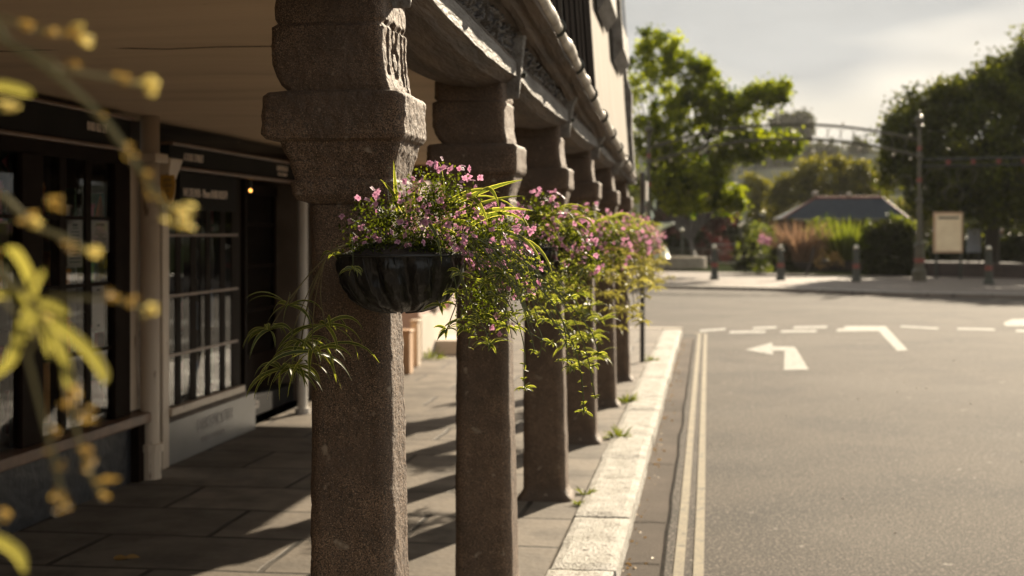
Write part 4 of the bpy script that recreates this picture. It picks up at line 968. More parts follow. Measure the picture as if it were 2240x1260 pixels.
runner([(-60, 30), (20, 95), (90, 140), (160, 195), (225, 260), (285, 340), (345, 430), (395, 490)], .0030)
runner([(-60, 20), (10, 40), (60, 62), (115, 68), (165, 75), (193, 96)], .0014, .02)
runner([(60, 110), (120, 148), (180, 160), (260, 175), (300, 185), (332, 192)], .0016, .0)
runner([(-80, 400), (0, 425), (70, 490), (130, 515), (205, 556)], .0026, .05)
runner([(-60, 540), (10, 600), (50, 640)], .003, -.02)
runner([(50, 640), (110, 648), (240, 655), (290, 668), (332, 684)], .0016, .02)
runner([(30, 680), (60, 780), (90, 900), (120, 1010), (140, 1110)], .0018, 0)
runner([(90, 690), (140, 840), (170, 950), (200, 1040), (228, 1080)], .0020, .02)
runner([(-60, 1120), (-20, 1130), (10, 1130)], .0018, .0)
def fleaf(pts, wd, dd=0, tone=.6):
    ml = MB()
    P_ = [F0(a, b, dd) for a, b in pts]; sm = []
    for i in range(len(P_) - 1):
        for t in (0, .25, .5, .75):
            p0 = P_[max(i - 1, 0)]; p1 = P_[i]; p2 = P_[i + 1]; p3 = P_[min(i + 2, len(P_) - 1)]
            sm.append(.5 * ((2 * p1) + (-p0 + p2) * t + (2 * p0 - 5 * p1 + 4 * p2 - p3) * t * t + (-p0 + 3 * p1 - 3 * p2 + p3) * t ** 3))
    sm.append(P_[-1]); vs = []; cs = []; n = len(sm) - 1
    for i, q in enumerate(sm):
        t = i / n; d = (sm[min(i + 1, n)] - sm[max(i - 1, 0)]).normalized(); s = d.cross(FW).normalized(); w_ = wd * math.sin(PI * min(1, .18 + .82 * t) if t < 1 else PI) ** .7 if t < 1 else .0003
        w_ = max(.0006, .78 * wd * (min(1, .5 + 2 * t)) * (1 - max(0, (t - .6) / .4) ** 2))
        nn = s.cross(d)
        for a, e in ((-1, 1), (-.6, 0), (0, 0), (.6, 0), (1, 1)): vs.append(q + (s * .9 + FW * .4) * a * w_ / 2 + nn * (.2 * abs(a) * w_)); cs.append((tone, e, 0))
    ml.add(vs, [(i * 5 + a, i * 5 + a + 1, i * 5 + a + 6, i * 5 + a + 5) for i in range(n) for a in range(4)], cs); ml.build('strap_leaf', M['paleleaf'], o0, smooth=True)
for pts, wd in (([(70, 680), (130, 715), (190, 765), (225, 815), (228, 840)], .011), ([(60, 670), (40, 740), (20, 790), (-20, 830)], .010), ([(75, 650), (60, 600), (35, 555), (10, 545)], .0115), ([(60, 660), (20, 640), (-30, 650)], .009),
                ([(85, 690), (130, 760), (150, 830), (150, 850)], .009), ([(-50, 185), (10, 188), (50, 198), (72, 206)], .0095), ([(-30, 1170), (10, 1190), (40, 1215), (55, 1255)], .011), ([(70, 640), (85, 610), (95, 590)], .006), ([(75, 680), (60, 730), (48, 700)], .008), ([(80, 660), (120, 670), (150, 690)], .007), ([(60, 680), (95, 720), (110, 790)], .008)):
    fleaf(pts, wd, rnd.uniform(-.03, .03))
def blossom(px, py, s, mt, dd=0, n=7):
    mb = MB()
    for q in range(n):
        c = F0(px + rnd.uniform(-1, 1) * s * .5, py + rnd.uniform(-1, 1) * s * .5, dd + rnd.uniform(-.004, .004))
        rosette(mb, c, 5, s * .00018, .0030, rnd, .5, .2, 3)
    mb.build('blossom' if mt == 'paleflower' else 'bud', M[mt], o0)
for px, py, s in ((190, 92, 26), (327, 186, 28), (338, 196, 22), (393, 470, 42), (398, 490, 40), (20, 240, 34), (332, 684, 30), (205, 556, 26), (75, 488, 20), (100, 700, 16), (170, 62, 18)): blossom(px, py, s, 'paleflower')
for px, py, s in ((60, 56, 26), (115, 66, 28), (160, 72, 24), (270, 172, 22), (225, 246, 22), (288, 330, 24), (315, 384, 22), (345, 430, 26), (160, 145, 18), (245, 650, 30), (285, 662, 20), (120, 452, 30), (60, 480, 30), (150, 545, 22), (165, 855, 34), (190, 912, 30), (110, 990, 16), (130, 1020, 18), (130, 1080, 24), (140, 1108, 26), (185, 985, 24), (200, 1020, 26), (232, 1070, 36), (120, 945, 20), (8, 1130, 24), (150, 880, 22)): blossom(px, py, s, 'bud', 0, 5)

# ------------------------------------------------------------------ weeds and fallen leaves
def weed(px, py, r, h, label, n=34):
    c = G(px, py, 0); rnd = random.Random(int(px)); o = empty('kerb_weed', c); tag(o, label, 'weed')
    m = MB()
    for q in range(n):
        a = rnd.uniform(0, 2 * PI); e = rnd.uniform(.2, 1.3); b = c + Vector((math.cos(a), math.sin(a), 0)) * r * rnd.uniform(0, .6)
        strip_leaf(m, b, (math.cos(a) * math.cos(e), math.sin(a) * math.cos(e), math.sin(e)), rnd.uniform(.4, 1) * h, .012, .3, 4, rnd.random())
    m.build('leaves', M['weed'], o)
weed(1352, 958, .10, .14, 'green weed clump on the kerb at the foot of the fourth pillar back', 60)
weed(1368, 880, .14, .14, 'green weed clump on the kerb beyond the lower one, near the fifth pillar', 70)
weed(1280, 1082, .06, .08, 'small low weed in the kerb joint by the third pillar', 26)
weed(1266, 1105, .05, .06, 'smallest weed at the kerb edge nearest the camera', 18)
weed(1425, 790, .10, .13, 'small bright weed at the foot of the black sign pole', 40)
weed(938, 785, .25, .22, 'sunlit weed clump by the wall beyond the arcade end', 60)
for (px, py, lab) in ((262, 1224, 'yellow fallen leaf lying on the dark arcade floor'), (288, 1222, 'second yellow fallen leaf beside the first on the arcade floor')):
    c = G(px, py, .006); m = MB()
    for a in (0,): strip_leaf(m, c + Vector((-.03, 0, .004)), (1, .25, .08), .07, .035, .06, 6, .6)
    tag(m.build('fallen_leaf', M['deadleaf']), lab, 'leaf')
dl = MB(); rr = random.Random(5)
for q in range(170):
    y_ = rr.uniform(4, 23); x_ = KOUT + abs(rr.gauss(0, .05)) + .015
    strip_leaf(dl, (x_, y_, RZ + .006), (rr.uniform(-1, 1), rr.uniform(-1, 1), .1), rr.uniform(.012, .03), .014, .1, 3, rr.random())
tag(dl.build('gutter_litter', M['deadleaf']), kind='stuff', label='scattered tiny dead leaves along the road channel', cat='leaf litter')
pb = MB()
for q in range(90):
    x_, y_ = rr.uniform(.2, 5), rr.uniform(6, 22); pb.ball((x_, y_, RZ + .004), rr.uniform(.004, .010), 5, 4, .6)
tag(pb.build('road_grit', M['stone']), kind='stuff', label='pale specks of grit scattered on the road surface', cat='grit')

# ------------------------------------------------------------------ sign pole at the arcade end
sp0 = G(1405, 792, 0); so_ = empty('sign_pole', sp0); tag(so_, 'thin black sign pole on the pavement just past the last pillar', 'sign pole')
m = MB(); m.tube([sp0, sp0 + Vector((0, 0, 2.35))], .030, 10); m.build('pole', M['signgrey'], so_)
m = MB(); t = sp0 + Vector((.05, 0, 2.12)); m.box((t.x - .012, t.y - .2, t.z - .12), (t.x + .012, t.y + .2, t.z + .12)); m.build('sign_plate', M['whitepaint'], so_)

# ------------------------------------------------------------------ trees and bushes
def tree(name, base, label, mat, ells, trunk_h, trunk_r, nclump, per, leaf, seed, spread, clear=.1, group=None, lean=(0, 0)):
    """ells: list of (centre Vector, rx, ry, rz, weight)"""
    rng = np.random.default_rng(seed); rnd = random.Random(seed)
    o = empty(name, base); tag(o, label, 'tree', group)
    E = ells; wts = np.array([e[4] for e in E]); idx = rng.choice(len(E), nclump, p=wts / wts.sum())
    u = unit(nclump, rng); r = rng.uniform(.35, 1, nclump) ** .6
    C = np.array([np.array(E[i][0]) for i in idx]) + u * r[:, None] * np.array([[E[i][1], E[i][2], E[i][3]] for i in idx])
    ctone = np.clip(rng.normal(.5, .22, nclump), 0.05, 1)
    pts = np.repeat(C, per, 0) + rng.normal(size=(nclump * per, 3)) * spread * np.repeat(rng.uniform(.5, 1.2, nclump), per)[:, None]
    tone = np.clip(np.repeat(ctone, per) + rng.normal(0, .13, nclump * per), 0, 1)
    V, F, col = leaf_arrays(pts, leaf * rng.uniform(.6, 1.3, len(pts)), tone, .75, .3, rng)
    npmesh('crown', V, F, col, mat, o, base)
    m = MB(); b = Vector(base); cen = sum((Vector(e[0]) for e in E), Vector()) / len(E)
    top = Vector((b.x + lean[0] + (cen.x - b.x) * .5, b.y + lean[1] + (cen.y - b.y) * .5, b.z + trunk_h))
    m.tube([b - Vector((0, 0, .1)), b + Vector((.02, .01, .3)), b.lerp(top, .55) + Vector((.05, .03, 0)), top], [trunk_r * 1.35, trunk_r * 1.05, trunk_r * .85, trunk_r * .7], 12)
    for i in range(0, nclump, max(1, nclump // 46)):
        e = Vector(C[i]); s = top.lerp(b, rnd.uniform(0, .25)); mid = s.lerp(e, .5) + Vector((rnd.uniform(-.2, .2), rnd.uniform(-.2, .2), .12 * (e - s).length))
        m.tube([s, mid, e], [trunk_r * .38, trunk_r * .2, trunk_r * .06], 6, cap=False)
    m.build('trunk', M['bark'], o)
    return o
def EL(px, py, d, rx, ry, w, dep=1.0):
    s = d / FPX; return (P(px, py, d), rx * s, rx * s * dep, ry * s, w)
d = 55.0
tree('leafy_tree', G(1420, 590, 0) + Vector((-1.0, 0, 0)), 'sunlit yellow-green tree behind the arcade corner, its branches reaching right over the arch', M['tree1'],
     [EL(1440, 220, d, 105, 120, 1.3), EL(1520, 300, d, 110, 110, 1.3), EL(1440, 110, d, 55, 50, .5), EL(1600, 240, d, 70, 55, .7), EL(1675, 205, d, 48, 26, .6), EL(1660, 318, d, 85, 34, .9), EL(1735, 318, d, 25, 20, .25), EL(1715, 195, d, 14, 18, .12), EL(1530, 410, d, 85, 60, .8), EL(1590, 440, d, 40, 30, .3), EL(1420, 360, d, 80, 90, .7), EL(1510, 165, d, 60, 45, .4), EL(1560, 210, d, 60, 40, .4), EL(1490, 400, d, 90, 60, .6)],
     3.0, .22, 520, 58, .17, 3, .16)
d = 54.0
tree('broad_tree', G(2168, 599, 0), 'large dense dark tree filling the right edge behind the notice board', M['tree2'],
     [EL(2120, 300, d, 160, 130, 1.5), EL(2260, 280, d, 190, 170, 2.2), EL(2010, 380, d, 80, 90, .8), EL(1985, 260, d, 50, 55, .35), EL(2080, 225, d, 58, 55, .6), EL(2175, 185, d, 60, 50, .6), EL(2290, 140, d, 90, 70, .9), EL(2410, 120, d, 150, 110, 1.3), EL(2430, 300, d, 170, 160, 1.2), EL(2130, 440, d, 130, 40, .8), EL(2290, 430, d, 120, 50, .8), EL(1960, 330, d, 35, 70, .3), EL(2220, 400, d, 200, 90, 1.4), EL(2100, 380, d, 120, 80, 1)],
     3.4, .28, 1100, 70, .18, 5, .25)
# wispy shoots on its outline
d = 95.0
tree('spreading_tree', G(1812, 558, 0), 'low olive-green spreading tree behind the slate shelter', M['tree3'],
     [EL(1810, 385, d, 75, 42, 1.2), EL(1740, 415, d, 50, 38, .7), EL(1890, 405, d, 45, 40, .7), EL(1700, 440, d, 30, 32, .4), EL(1850, 370, d, 45, 28, .5), EL(1920, 420, d, 25, 30, .3)], 3.0, .22, 190, 50, .24, 8, .26)
d = 78.0
tree('purple_tree', G(1520, 580, 0), 'dark purple-leaved small tree behind the fountain', M['purple'], [EL(1490, 455, d, 60, 45, 1), EL(1550, 460, d, 55, 42, 1), EL(1450, 470, d, 40, 40, .5)], 1.5, .14, 130, 46, .2, 9, .2)
d = 110.0
tree('park_tree', G(1640, 552, 0), 'yellow-green tree far behind, between the purple tree and the shelter', M['tree3'], [EL(1650, 430, d, 40, 55, 1), EL(1700, 470, d, 30, 35, .5)], 2.5, .16, 90, 40, .28, 12, .3)
d = 90.0
tree('park_tree', G(2010, 560, 0), 'yellow-green tree glimpsed between the shelter and the notice board', M['tree3'], [EL(1985, 480, d, 55, 40, 1), EL(2030, 500, d, 35, 30, .5)], 1.5, .14, 90, 40, .22, 14, .22)
for i, (px, ht, wdt) in enumerate(((2290, 350, 120), (2420, 330, 150), (1330, 380, 90), (1250, 360, 90))):
    d = 100.0; tree('park_tree', G(px, 560, 0), ['dark tree far behind the right edge of the park', 'dark tree farthest right behind the park', 'tree far behind the arcade building, left of the leafy one', 'tree farthest left behind the arcade building'][i], M['tree2'], [EL(px, ht + 60, d, wdt * .7, 80, 1), EL(px + 20, ht, d, wdt * .5, 60, .6)], 3, .2, 130, 40, .3, 30 + i, .35)
def bush(name, px, py0, py1, d, rx, label, mat, n, leaf, seed, blade=False):
    rng = np.random.default_rng(seed); base = P(px, py1, d); s = d / FPX; h = (py1 - py0) * s; r = rx * s
    base.z = max(base.z, 0); o = empty(name, base); tag(o, label, 'shrub')
    if blade:
        m = MB(); rnd = random.Random(seed)
        for q in range(n):
            a = rnd.uniform(0, 2 * PI); rr_ = math.sqrt(rnd.random()) * r * .75; b = base + Vector((math.cos(a) * rr_, math.sin(a) * rr_ * .6, 0)); e = rnd.uniform(.8, 1.5)
            strip_leaf(m, b, (math.cos(a) * math.cos(e), math.sin(a) * math.cos(e), math.sin(e)), h * rnd.uniform(.6, 1.15), leaf, .14, 5, rnd.random())
        m.build('blades', mat, o)
    else:
        nc = n // 24; u = unit(nc, rng); rad = rng.uniform(.3, 1, nc) ** .5; C = u * rad[:, None] * np.array([r, r * .6, h * .55]) + np.array([0, 0, h * .45]); C[:, 2] = np.abs(C[:, 2])
        pts = np.repeat(C, 24, 0) + rng.normal(size=(nc * 24, 3)) * r * .12; pts[:, 2] = np.abs(pts[:, 2])
        tone = np.clip(np.repeat(rng.normal(.5, .25, nc), 24) + rng.normal(0, .12, nc * 24), 0, 1)
        V, F, c = leaf_arrays(pts, leaf * rng.uniform(.6, 1.3, len(pts)), tone, .7, .1, rng); npmesh('foliage', V, F, c, mat, o)
        m = MB(); m.tube([base + Vector((0, 0, -.2)), base + Vector((0.02, 0, h * .5))], r * .04 + .01, 6); m.build('stem', M['bark'], o)
    return o
bush('round_shrub', 1660, 488, 590, 57, 46, 'round dark green shrub at the left end of the planting bed', M['brightleaf'], 1600, .13, 40)
bush('round_shrub', 1630, 505, 590, 56, 26, 'small dark shrub in shade at the very left of the planting bed', M['hedge'], 700, .12, 41)
bush('ornamental_grass', 1752, 482, 572, 56, 52, 'brownish feathery ornamental grass in the bed between green shrubs', M['reed'], 420, .045, 42, True)
bush('ornamental_grass', 1850, 478, 570, 56, 48, 'tall bright green blades in the bed behind the right bench end', M['brightleaf'], 480, .06, 43, True)
bush('round_shrub', 1800, 478, 560, 60, 45, 'bushy yellow-green shrub at the back of the bed below the shelter roof', M['brightleaf'], 1300, .14, 44)
bush('dark_hedge', 1950, 490, 605, 54, 62, 'dark hedge mass between the bright grass and the right lamp post', M['hedge'], 4600, .2, 45)
bush('climbing_shrub', 1965, 462, 545, 58, 40, 'sunlit leafy shrub rising behind the dark hedge near the shelter eaves', M['brightleaf'], 1100, .15, 46)
bush('round_shrub', 1715, 530, 592, 55.5, 30, 'low dark shrub directly behind the left part of the bench', M['hedge'], 700, .12, 47)
bush('flower_clump', 1805, 545, 585, 54.5, 40, 'low yellow flowering clump behind the bench', M['deadleaf'], 380, .09, 48)
bush('flower_clump', 1672, 512, 540, 54.8, 12, 'red flowering clump on the left shrub', M['petal'], 200, .09, 49)
bush('round_shrub', 1560, 515, 580, 74, 50, 'dull reddish shrub behind the railing', M['purple'], 900, .15, 50)
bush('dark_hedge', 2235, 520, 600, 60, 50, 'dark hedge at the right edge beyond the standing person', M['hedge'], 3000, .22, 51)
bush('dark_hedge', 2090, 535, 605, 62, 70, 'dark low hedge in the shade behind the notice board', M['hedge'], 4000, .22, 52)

bush('dark_hedge', 1470, 508, 590, 86, 75, 'dark hedge behind the fountain and its railing', M['hedge'], 5200, .3, 53)
bush('dark_hedge', 1590, 505, 592, 86, 70, 'dark hedge behind the iron gate', M['hedge'], 4800, .3, 54)
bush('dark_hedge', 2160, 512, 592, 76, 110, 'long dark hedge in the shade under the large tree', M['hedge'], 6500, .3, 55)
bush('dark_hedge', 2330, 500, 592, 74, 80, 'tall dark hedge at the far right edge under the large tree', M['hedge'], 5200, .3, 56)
# ------------------------------------------------------------------ street furniture across the junction
def bollard(px, py, label):
    b = G(px, py, 0); o = empty('bollard', b); tag(o, label, 'bollard', 'bollards along the far kerb')
    m = MB(); m.lathe([(.001, 0), (.16, 0), (.16, .10), (.125, .14), (.115, .44), (.001, .441)], b, 12); m.build('base', M['iron'], o, smooth=False)
    m = MB(); m.lathe([(.001, .44), (.117, .44), (.112, .58), (.001, .581)], b, 12); m.build('red_band', M['redpaint'], o)
    m = MB(); m.lathe([(.001, .58), (.105, .581), (.09, .98), (.115, 1.0), (.115, 1.04), (.06, 1.06), (.001, 1.061)], b, 12); m.build('post', M['iron'], o)
    m = MB(); m.ball(b + Vector((0, 0, 1.12)), .09, 12, 8); m.build('cap', M['brassball'], o, smooth=True)
bollard(1563, 612, 'bollard alone at the left of the far kerb, in front of the railing gap')
bollard(1708, 613, 'bollard in front of the left end of the dark bench')
bollard(1873, 616, 'bollard in front of the right end of the dark bench')
bollard(2163, 622, 'bollard in the tree shade at the right, below the tree trunk')
# iron archway with lamp-post legs
A0 = G(1419, 606, 0); A1 = G(2011, 615, 0)
ar = empty('iron_archway', A1); tag(ar, 'dark green iron archway of two lamp-post columns joined by a scrolled arch, with red bands', 'archway')
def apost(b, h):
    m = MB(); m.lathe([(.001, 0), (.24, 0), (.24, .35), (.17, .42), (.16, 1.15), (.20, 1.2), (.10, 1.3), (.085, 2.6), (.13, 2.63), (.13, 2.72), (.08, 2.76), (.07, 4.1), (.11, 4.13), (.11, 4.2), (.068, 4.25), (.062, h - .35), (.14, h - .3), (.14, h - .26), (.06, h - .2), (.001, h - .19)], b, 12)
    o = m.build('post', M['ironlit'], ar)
    m = MB(); m.ball(b + Vector((0, 0, h - .08)), .16, 12, 8); m.ball(b + Vector((0, 0, h + .16)), .07, 8, 6); m.build('finial', M['ironlit'], o, smooth=True)
    for z, r_ in ((.62, .176), (3.3, .088), (4.35, .074)):
        m = MB(); m.lathe([(.001, z), (r_, z), (r_, z + .14), (.001, z + .141)], b, 12); m.build('red_band', M['redpaint'], o)
apost(A0, 5.45); apost(A1, 5.45)
def arc(t, zc, rise):  # t -1..1
    p = A0.lerp(A1, (t + 1) / 2); p.z = zc - rise * t * t; return p
zu, zl = 1.6 + (510 - 272) / FPX * 49.5, 1.6 + (510 - 304) / FPX * 49.5
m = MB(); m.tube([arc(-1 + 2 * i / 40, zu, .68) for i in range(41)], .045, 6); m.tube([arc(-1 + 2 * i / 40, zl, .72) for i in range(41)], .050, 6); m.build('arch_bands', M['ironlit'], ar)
m = MB(); dirA = (A1 - A0).normalized()
for i in range(22):
    t = -1 + (i + .5) * 2 / 22; a = arc(t, zu, .68); b = arc(t, zl, .72); c = (a + b) / 2; r_ = (a.z - b.z) * .42
    m.tube([c + dirA * (r_ * math.cos(R(q))) + Vector((0, 0, r_ * math.sin(R(q)))) for q in range(0, 361, 30)], .009, 4)
    m.tube([arc(t + 1 / 22, zu, .68), arc(t + 1 / 22, zl, .72)], .010, 4)
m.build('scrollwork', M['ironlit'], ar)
m = MB()
for i in range(17):
    t = -1 + (i + .5) * 2 / 17; a = arc(t, zl, .72); m.ball(a + Vector((0, 0, -.16)), .055, 8, 6)
    if i % 2 == 0: m.ball(arc(t, zu, .68) + Vector((0, 0, .1)), .045, 8, 6)
m.build('bulbs', M['brassball'], ar, smooth=True)
m = MB(); zb1, zb2 = 1.6 + (510 - 347) / FPX * 47, 1.6 + (510 - 362) / FPX * 47
A2 = A1 + Vector((6.5, -1.4, 0))
for z in (zb1, zb2): m.tube([Vector((A1.x, A1.y, z)), Vector((A2.x, A2.y, z))], .04, 6)
m.build('side_arm', M['iron'], ar)
for i in range(8):
    p = A1.lerp(A2, (.9 + i * .77) / 6.5); mm = MB(); mm.box((p.x - .06, p.y - .06, zb2 + .042), (p.x + .06, p.y + .06, zb1 - .042)); mm.build('red_block', M['redpaint'], ar)
m = MB(); dA = (A2 - A1).normalized()
for (u0, z0, r_) in ((.55, zb2 - .5, .42), (1.5, zb2 - .35, .30), (1.1, zb2 - .95, .3)):
    c = A1 + dA * u0; c.z = z0; m.tube([c + dA * (r_ * math.cos(R(q))) + Vector((0, 0, r_ * math.sin(R(q)))) for q in range(-60, 221, 25)], .017, 5)
for (u0, z0, r_) in ((.5, zb1 + .3, .28),):
    c = A1 - dirA * u0; c.z = z0 - 1.1; m.tube([c + dirA * (r_ * math.cos(R(q))) + Vector((0, 0, r_ * math.sin(R(q)))) for q in range(-60, 241, 25)], .017, 5)
m.build('bracket_scrolls', M['ironlit'], ar)
m = MB(); p = A2; m.tube([p, p + Vector((0, 0, 4.6))], .1, 8); m.build('end_post', M['iron'], ar)
# planting bed wall
wl = [G(1622, 586, 0), G(1760, 586, 0), G(1900, 593, 0), G(2030, 604, 0), G(2330, 612, 0)]
m = MB()
for i in range(len(wl) - 1):
    a, b = wl[i], wl[i + 1]; m.prism([a, b, b + Vector((0, .35, 0)), a + Vector((0, .35, 0))], (0, 0, .52))
tag(m.build('bed_wall', M['darkwall']), 'low dark brick wall edging the planting bed across the junction', 'wall')
m = MB(); m.prism([wl[0] + Vector((0, .36, 0)), wl[2] + Vector((0, .36, 0)), wl[4] + Vector((0, .36, 0)), wl[4] + Vector((0, 14, 0)), wl[0] + Vector((0, 14, 0))], (0, 0, .42)); struct(m.build('planting_bed', M['soil']))
# benches
def bench(px, py, wpx, label):
    b = G(px, py, 0); s = (H * FPX / (py - HY)) / FPX; wd = wpx * s; o = empty('park_bench', b); tag(o, label, 'bench', 'benches before the planting bed')
    x0, x1 = b.x - wd / 2, b.x + wd / 2
    for i in range(4):
        m = MB(); m.box((x0, b.y - .02 + i * .11, .42), (x1, b.y + .07 + i * .11, .455)); m.build('seat_slat', M['benchwood'], o)
    for i in range(3):
        m = MB(); m.box((x0, b.y + .44 + i * .02, .56 + i * .16), (x1, b.y + .47 + i * .02, .68 + i * .16)); m.build('back_slat', M['benchwood'], o)
    for x in (x0 + .06, x1 - .12):
        m = MB(); m.box((x, b.y, 0), (x + .06, b.y + .06, .62)); m.box((x, b.y + .40, 0), (x + .06, b.y + .46, .98)); m.box((x, b.y, .62), (x + .06, b.y + .46, .67)); m.build('leg_frame', M['benchwood'], o)
bench(1745, 590, 105, 'dark wooden bench on the left, before the ornamental grass')
bench(1846, 594, 100, 'dark wooden bench on the right, before the bright green grass')
m = MB(); b = G(1762, 604, 0); m.tube([b, b + Vector((.22, .25, .55)), b + Vector((.33, .5, 1.05))], .035, 6); tag(m.build('leaning_post', M['benchwood']), 'thin dark slanting prop between the two benches', 'post')
# slate shelter
d = 72.0; e0, e1 = P(1712, 478, d), P(1988, 478, d); r0_, r1_ = P(1783, 433, d + 1.5), P(1930, 432, d + 1.5)
sh = empty('park_shelter', (e0.x + 3, e0.y + 2, 0)); tag(sh, 'open park shelter with hipped blue slate roof and red ridge tiles', 'shelter')
back = Vector((FW.x, FW.y, 0)) * 3.0
m = MB(); m.add([e0, e1, e1 + back, e0 + back, r0_, r1_], [(0, 1, 5, 4), (1, 2, 5), (2, 3, 4, 5), (3, 0, 4), (3, 2, 1, 0)]); rf = m.build('roof', M['roofslate'], sh)
m = MB(); m.tube([r0_, r1_], .09, 8); m.tube([r0_, e0], .05, 6); m.tube([r1_, e1], .05, 6); m.build('ridge_tiles', M['ridge'], rf)
m = MB(); m.ball(r0_ + Vector((0, 0, .22)), .16, 8, 6); m.ball(r1_ + Vector((0, 0, .22)), .16, 8, 6); m.ball((r0_ + r1_) / 2 + Vector((0, 0, .16)), .14, 8, 6); m.build('finials', M['stone'], rf)
for t in (.06, .36, .66, .94):
    q = e0.lerp(e1, t)
    for dv in (.3, 2.7):
        m = MB(); p = q + Vector((FW.x, FW.y, 0)) * dv; m.box((p.x - .09, p.y - .09, 0), (p.x + .09, p.y + .09, e0.z)); m.build('post', M['benchwood'], sh)
m = MB(); a = e0.lerp(e1, .04) + Vector((FW.x, FW.y, 0)) * 2.7; b_ = e0.lerp(e1, .96) + Vector((FW.x, FW.y, 0)) * 2.7; a.z = b_.z = 0; m.prism([a, b_, b_ + Vector((0, .12, 0)), a + Vector((0, .12, 0))], (0, 0, e0.z - .05)); m.build('back_wall', M['darkwall'], sh)
# notice board
d = 50.0; q0, q1 = P(2043, 553, d), P(2106, 464, d); nb = empty('notice_board', (q0.x + .5, q0.y, 0)); tag(nb, 'cream notice board in brown frame with a dark header bar, right of the lamp post', 'notice board')
def BRD(px, py, off): return P(px, py, d) - FW * off
m = MB(); m.prism([BRD(2043, 553, 0), BRD(2106, 553, 0), BRD(2106, 464, 0), BRD(2043, 464, 0)], FW * .09); m.build('frame', M['boardwood'], nb)
m = MB(); m.prism([BRD(2047, 549, .012), BRD(2102, 549, .012), BRD(2102, 470, .012), BRD(2047, 470, .012)], FW * .01); m.build('paper', M['boardpaper'], nb)
m = MB(); m.prism([BRD(2052, 478.5, .02), BRD(2098, 478.5, .02), BRD(2098, 474, .02), BRD(2052, 474, .02)], FW * .006); m.build('header_bar', M['ink'], nb)
for px in (2048, 2101):
    p = P(px, 510, d + .12); m = MB(); m.tube([(p.x, p.y, 0), (p.x, p.y, q1.z - .05)], .05, 8); m.build('post', M['iron'], nb)
d = 56.0; ip = empty('information_panel', P(2129, 600, d)); tag(ip, 'pale blue-white panel between the notice board and the tree trunk', 'panel')
m = MB(); m.prism([P(2114, 552, d), P(2146, 552, d), P(2146, 492, d), P(2119, 500, d)], FW * .06); m.build('board', M['palepanel'], ip)
for px in (2118, 2142):
    p = P(px, 550, d + .03); m = MB(); m.tube([(p.x, p.y, .0), (p.x, p.y, p.z)], .03, 6); m.build('leg', M['iron'], ip)
# fountain
fb = P(1431, 585, 66); fb.z = 0; fo = empty('tiered_fountain', fb); tag(fo, 'pale green tiered cast-iron fountain behind the left arch column', 'fountain')
s = 66 / FPX
def fz(py): return H + (HY - py) * s
m = MB(); m.lathe([(.001, 0), (1.3, 0), (1.3, .3), (.75, .4), (.62, fz(548)), (.35, fz(530)), (.26, fz(505)), (.30, fz(497)), (.001, fz(496))], fb, 20); m.build('pedestal', M['fount'], fo, smooth=True)
for py, r_, hgt in ((490, 44, 12), (443, 27, 9), (418, 15, 6)):
    m = MB(); R_ = r_ * s; h_ = hgt * s; m.lathe([(.001, fz(py) - h_ * 1.2), (R_ * .3, fz(py) - h_ * 1.1), (R_ * .75, fz(py) - h_ * .4), (R_, fz(py)), (R_ * 1.02, fz(py) + .06), (R_ * .94, fz(py) + .05), (.001, fz(py) - .02)], fb, 24); m.build('bowl', M['fount'], fo, smooth=True)
m = MB(); m.lathe([(.001, fz(500)), (.2, fz(480)), (.16, fz(462)), (.24, fz(450)), (.14, fz(440)), (.11, fz(425)), (.16, fz(414)), (.10, fz(400)), (.17, fz(390)), (.16, fz(382)), (.05, fz(374)), (.001, fz(373))], fb, 14); m.build('stem', M['fount'], fo, smooth=True)
m = MB(); m.lathe([(2.4, 0), (2.4, .5), (2.2, .5), (2.2, .1)], fb, 32); m.build('basin', M['stone'], fo)
# railing
rl = empty('iron_railing', G(1500, 581, 0)); tag(rl, 'low iron railing of thin upright bars around the fountain', 'railing')
ra, rb = G(1405, 580, 0), G(1552, 581, 0)
for z in (.15, .85):
    m = MB(); m.tube([ra + Vector((0, 0, z)), rb + Vector((0, 0, z))], .025, 6); m.build('rail', M['iron'], rl)
m = MB()
for i in range(64):
    p = ra.lerp(rb, i / 63); m.tube([p, p + Vector((0, 0, .88))], .011, 4)
m.build('bars', M['iron'], rl)
for (px, py, hgt, lab) in ((1492, 582, 1.75, 'slim dark railing post with small knob, left of the lone bollard'), (1620, 585, 1.95, 'ornate dark post with round knobs at the left end of the planting bed'), (1668, 560, 3.0, 'small park lamp with round globe behind the shrubs')):
    b = G(px, py, 0); o = empty('iron_post', b); tag(o, lab, 'post')
    m = MB(); m.lathe([(.001, 0), (.13, 0), (.10, .2), (.06, .3), (.05, hgt * .6), (.08, hgt * .62), (.05, hgt * .66), (.045, hgt - .1), (.07, hgt - .08), (.001, hgt - .05)], b, 10); m.build('shaft', M['iron'], o)
    m = MB(); m.ball(b + Vector((0, 0, hgt)), .11 if hgt < 2.5 else .2, 10, 7); m.build('knob', M['brassball'] if hgt < 2.5 else M['whitepaint'], o, smooth=True)
ra2, rb2 = G(1552, 581, 0), G(1620, 585, 0)
g2 = empty('iron_gate', ra2); tag(g2, 'dark iron gate between the railing and the planting bed', 'gate')
m = MB()
for z in (.2, 1.05): m.tube([ra2 + Vector((0, 0, z)), rb2 + Vector((0, 0, z))], .03, 6)
for i in range(14):
    p = ra2.lerp(rb2, i / 13); m.tube([p, p + Vector((0, 0, 1.1))], .014, 4)
m.build('gate_frame', M['iron'], g2)

